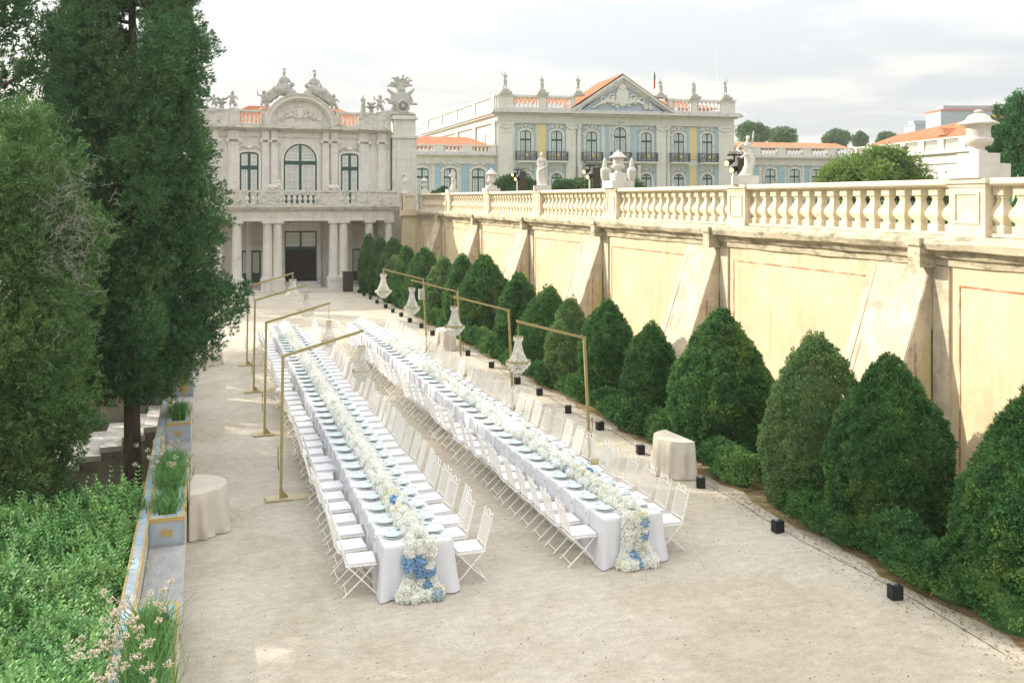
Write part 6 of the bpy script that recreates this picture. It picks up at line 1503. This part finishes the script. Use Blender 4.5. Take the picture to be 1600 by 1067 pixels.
# pavilion sculpture
def recline(b, h, s=1):
    "heavily draped woman seated on the curved pediment, legs towards s"
    b.ell((0, 0, .20 * h), (.30 * h, .20 * h, .26 * h)); b.ell((s * .22 * h, -.05 * h, .16 * h), (.30 * h, .22 * h, .20 * h)); b.ell((s * .40 * h, -.02 * h, .02 * h), (.24 * h, .20 * h, .22 * h)); b.ell((s * .54 * h, 0, -.14 * h), (.18 * h, .16 * h, .20 * h)); b.ell((-s * .22 * h, 0, .06 * h), (.24 * h, .18 * h, .20 * h)); b.ell((-s * .40 * h, 0, -.06 * h), (.16 * h, .15 * h, .18 * h))
    b.ell((-.01 * h, 0, .46 * h), (.15 * h, .13 * h, .20 * h)); b.ell((-.01 * h, 0, .60 * h), (.15 * h, .10 * h, .09 * h)); b.tube([(0, 0, .62 * h), (s * .01 * h, -.01 * h, .76 * h)], .045 * h, 8)
    b.ell((s * .01 * h, -.02 * h, .81 * h), (.062 * h, .075 * h, .082 * h)); b.ell((s * .01 * h, .03 * h, .84 * h), (.075 * h, .07 * h, .07 * h))
    for i in range(4): a = .7 + i * .58; b.tube([(.045 * h * math.cos(a), 0, .88 * h), (.09 * h * math.cos(a), 0, .99 * h)], .020 * h, 4, .012 * h)
    b.tube([(-s * .13 * h, 0, .60 * h), (-s * .22 * h, -.05 * h, .46 * h), (-s * .30 * h, -.08 * h, .42 * h)], .05 * h, 7, .035 * h); b.ell((-s * .30 * h, -.08 * h, .38 * h), (.08 * h, .07 * h, .09 * h))
    b.tube([(s * .13 * h, 0, .60 * h), (s * .20 * h, -.10 * h, .46 * h), (s * .24 * h, -.18 * h, .36 * h)], .05 * h, 7, .035 * h)
    for i in range(7): b.tube([(s * (-.10 + .09 * i) * h, -.19 * h, .36 * h - .05 * h * i), (s * (.0 + .10 * i) * h, -.21 * h, .08 * h - .07 * h * i)], .026 * h, 5)
def putto(b, h, up=True, lean=0):
    for s in (-1, 1): b.tube([(s * .10 * h, -.04 * h, .0), (s * .11 * h, -.10 * h, .22 * h), (s * .07 * h, 0, .42 * h)], .06 * h, 7, .10 * h)
    b.ell((0, 0, .45 * h), (.16 * h, .13 * h, .12 * h)); b.ell((0, -.01 * h, .60 * h), (.15 * h, .12 * h, .16 * h)); b.ell((0, 0, .70 * h), (.16 * h, .09 * h, .07 * h)); b.ell((lean * .03 * h, -.02 * h, .87 * h), (.105 * h, .115 * h, .12 * h)); b.ell((0, .03 * h, .92 * h), (.11 * h, .1 * h, .09 * h))
    b.tube([(-.15 * h, 0, .70 * h), (-.28 * h, -.03 * h, .70 * h if up else .55 * h), (-.32 * h, -.03 * h, .95 * h if up else .45 * h)], .05 * h, 6, .035 * h); b.tube([(.15 * h, 0, .70 * h), (.27 * h, -.06 * h, .56 * h), (.24 * h, -.13 * h, .48 * h)], .05 * h, 6, .035 * h)
    b.tube([(-.12 * h, -.08 * h, .48 * h), (.05 * h, -.14 * h, .42 * h), (.18 * h, -.04 * h, .3 * h), (.24 * h, 0, .1 * h)], .055 * h, 6); b.lathe([(.24 * h, -.04 * h), (.2 * h, .03 * h)], n=8)
def sphinx(b, h):
    b.ell((0, 0, .28 * h), (.62 * h, .22 * h, .24 * h)); b.ell((.42 * h, 0, .28 * h), (.30 * h, .24 * h, .27 * h)); b.ell((-.42 * h, 0, .45 * h), (.22 * h, .2 * h, .3 * h)); b.ell((-.46 * h, 0, .82 * h), (.13 * h, .14 * h, .17 * h)); b.ell((-.40 * h, 0, .86 * h), (.15 * h, .16 * h, .14 * h)); b.tube([(-.44 * h, 0, .55 * h), (-.46 * h, 0, .75 * h)], .08 * h, 7)
    for y in (-.13, .13): b.tube([(-.4 * h, y * h, .1 * h), (-.85 * h, y * h, .06 * h)], .07 * h, 6); b.tube([(.4 * h, y * h, .12 * h), (.1 * h, y * 1.5 * h, .06 * h)], .08 * h, 6)
    b.tube([(.68 * h, 0, .2 * h), (.82 * h, 0, .4 * h), (.72 * h, 0, .55 * h)], .04 * h, 5)
def basket(b, h):
    b.lathe([(.25 * h, 0), (.25 * h, .25 * h), (.15 * h, .3 * h), (.45 * h, .55 * h), (.6 * h, .6 * h), (.55 * h, .68 * h)], n=14)
    for i in range(14): a = i * 2.4; b.ell((.35 * h * math.cos(a) * (i / 14 + .3), .3 * h * math.sin(a), .78 * h + .02 * i * h), (.13 * h, .13 * h, .13 * h), 6, 5)
def trophy(b, h):
    b.tube([(-.52 * h, 0, .02 * h), (-.25 * h, 0, .10 * h), (-.05 * h, 0, .38 * h)], .10 * h, 8); b.ell((0, 0, .36 * h), (.24 * h, .18 * h, .34 * h)); b.ell((0, 0, .06 * h), (.42 * h, .22 * h, .08 * h))
    b.torus((.02 * h, -.20 * h, .24 * h), .15 * h, .035 * h, 'y', 24, 6)
    for i in range(8): a = i * math.pi / 4; b.tube([(.02 * h, -.2 * h, .24 * h), (.02 * h + .15 * h * math.cos(a), -.2 * h, .24 * h + .15 * h * math.sin(a))], .014 * h, 4)
    b.ell((.02 * h, -.21 * h, .24 * h), .04 * h, 8, 6); b.tube([(.1 * h, -.05 * h, .34 * h), (.42 * h, -.1 * h, .33 * h)], .035 * h, 8); b.tube([(-.1 * h, -.1 * h, .36 * h), (-.44 * h, -.1 * h, .44 * h)], .04 * h, 6); b.tube([(-.15 * h, -.1 * h, .30 * h), (-.36 * h, -.1 * h, .36 * h)], .04 * h, 6)
    for s, zt_, xo in ((-1, .70, .36), (1, .74, .36)):
        b.tube([(s * .05 * h, 0, .35 * h), (s * .2 * h, 0, .58 * h), (s * xo * h, 0, zt_ * h)], .10 * h, 7, .03 * h); b.tube([(s * .1 * h, 0, .5 * h), (s * .25 * h, 0, .48 * h), (s * .28 * h, 0, .38 * h)], .07 * h, 6)
    b.ell((0, 0, .68 * h), (.13 * h, .13 * h, .14 * h)); b.tube([(0, 0, .5 * h), (0, 0, .85 * h)], .09 * h, 8)
    for i, a in enumerate((-1.35, -1.0, -.62, -.25, .15, .5, .85, 1.2)):
        L = (.30, .26, .32, .30, .34, .32, .33, .26)[i] * h; d = Vector((math.sin(a), 0, math.cos(a))); s_ = Vector((0, 0, .74 * h)); t = d.cross(Vector((0, 1, 0))) * (1 if a < 0 else -1)
        b.tube([s_, s_ + d * L * .5, s_ + d * L + t * L * .0, s_ + d * L * 1.05 + Vector((math.copysign(.05, a) * h, 0, -.03 * h))], .035 * h, 6, .028 * h)
        b.ell(tuple(s_ + d * L * .75), (.04 * h, .05 * h, .07 * h), 6, 5, Matrix.Rotation(a, 3, 'Y'))
def pav_sculpture():
    cx, U, YU, YF, B = PAV['cx'], PAV['U'], PAV['YU'], PAV['YF'], PAV['B']; Z = lambda px, py: Yp(px, py, YU)[2]
    GP = 'sculpture on the white pavilion roof'
    def st(px, z, h, fn, lab, rz=0., m=M_lead, yo=0., sx=1):
        e = statue((U(px), YU + yo, z), h, lab, m, vox=h / 46, grp=GP, fn=fn, rz=rz)
        if sx < 0: e.scale = (-1, 1, 1)
        return e
    st(444, 12.38, 1.75, lambda b, h: recline(b, h, -1), 'crowned reclining woman at the left of the round pediment top')
    st(491, 12.34, 1.75, lambda b, h: recline(b, h, 1), 'reclining woman with mirror at the right of the round pediment top')
    st(412, 11.42, 1.25, lambda b, h: putto(b, h, True), 'putto with raised arm left of the round pediment')
    st(521.5, 11.42, 1.15, lambda b, h: putto(b, h, False), 'seated looking putto right of the round pediment')
    st(363, 11.40, 1.15, lambda b, h: putto(b, h, False), 'putto beside the stone flower basket at the left of the attic')
    st(346, 11.40, .62, basket, 'stone flower basket on the left attic parapet'); st(334, 11.4, .9, lambda b, h: putto(b, h, False), 'putto nearest the cypress on the left attic parapet')
    st(567, 11.40, 1.15, lambda b, h: figure(b, h), 'hooded figure at the left of the right attic basket'); st(580, 11.40, .62, basket, 'stone flower basket on the right attic parapet'); st(593, 11.40, 1.22, lambda b, h: putto(b, h, True, 1), 'putto arching an arm overhead near the war trophy')
    xt = Yp(629, 300, YU)[0]
    statue((xt, YU + .6, 11.25), 2.6, 'tall trophy of arms with wheel, cannon and plumes on the right corner tower', M_lead, vox=.045, grp=GP, fn=trophy)
    GB = 'small marbles on the pavilion balcony'
    def sb(px, h, fn, lab, sx=1):
        e = statue((B(px), YF - .18, 6.235), h, lab, M_marble, vox=h / 40, grp=GB, fn=fn)
        if sx < 0: e.scale = (-1, 1, 1)
    sb(367.5, 1.0, lambda b, h: figure(b, h), 'small marble figure at the left of the pavilion balcony'); sb(429, .62, sphinx, 'marble sphinx left of the balcony door', -1); sb(519, .62, sphinx, 'marble sphinx right of the balcony door'); sb(577, .72, lambda b, h: figure(b, h, robe=False), 'small marble figure at the right of the pavilion balcony')
pav_sculpture()
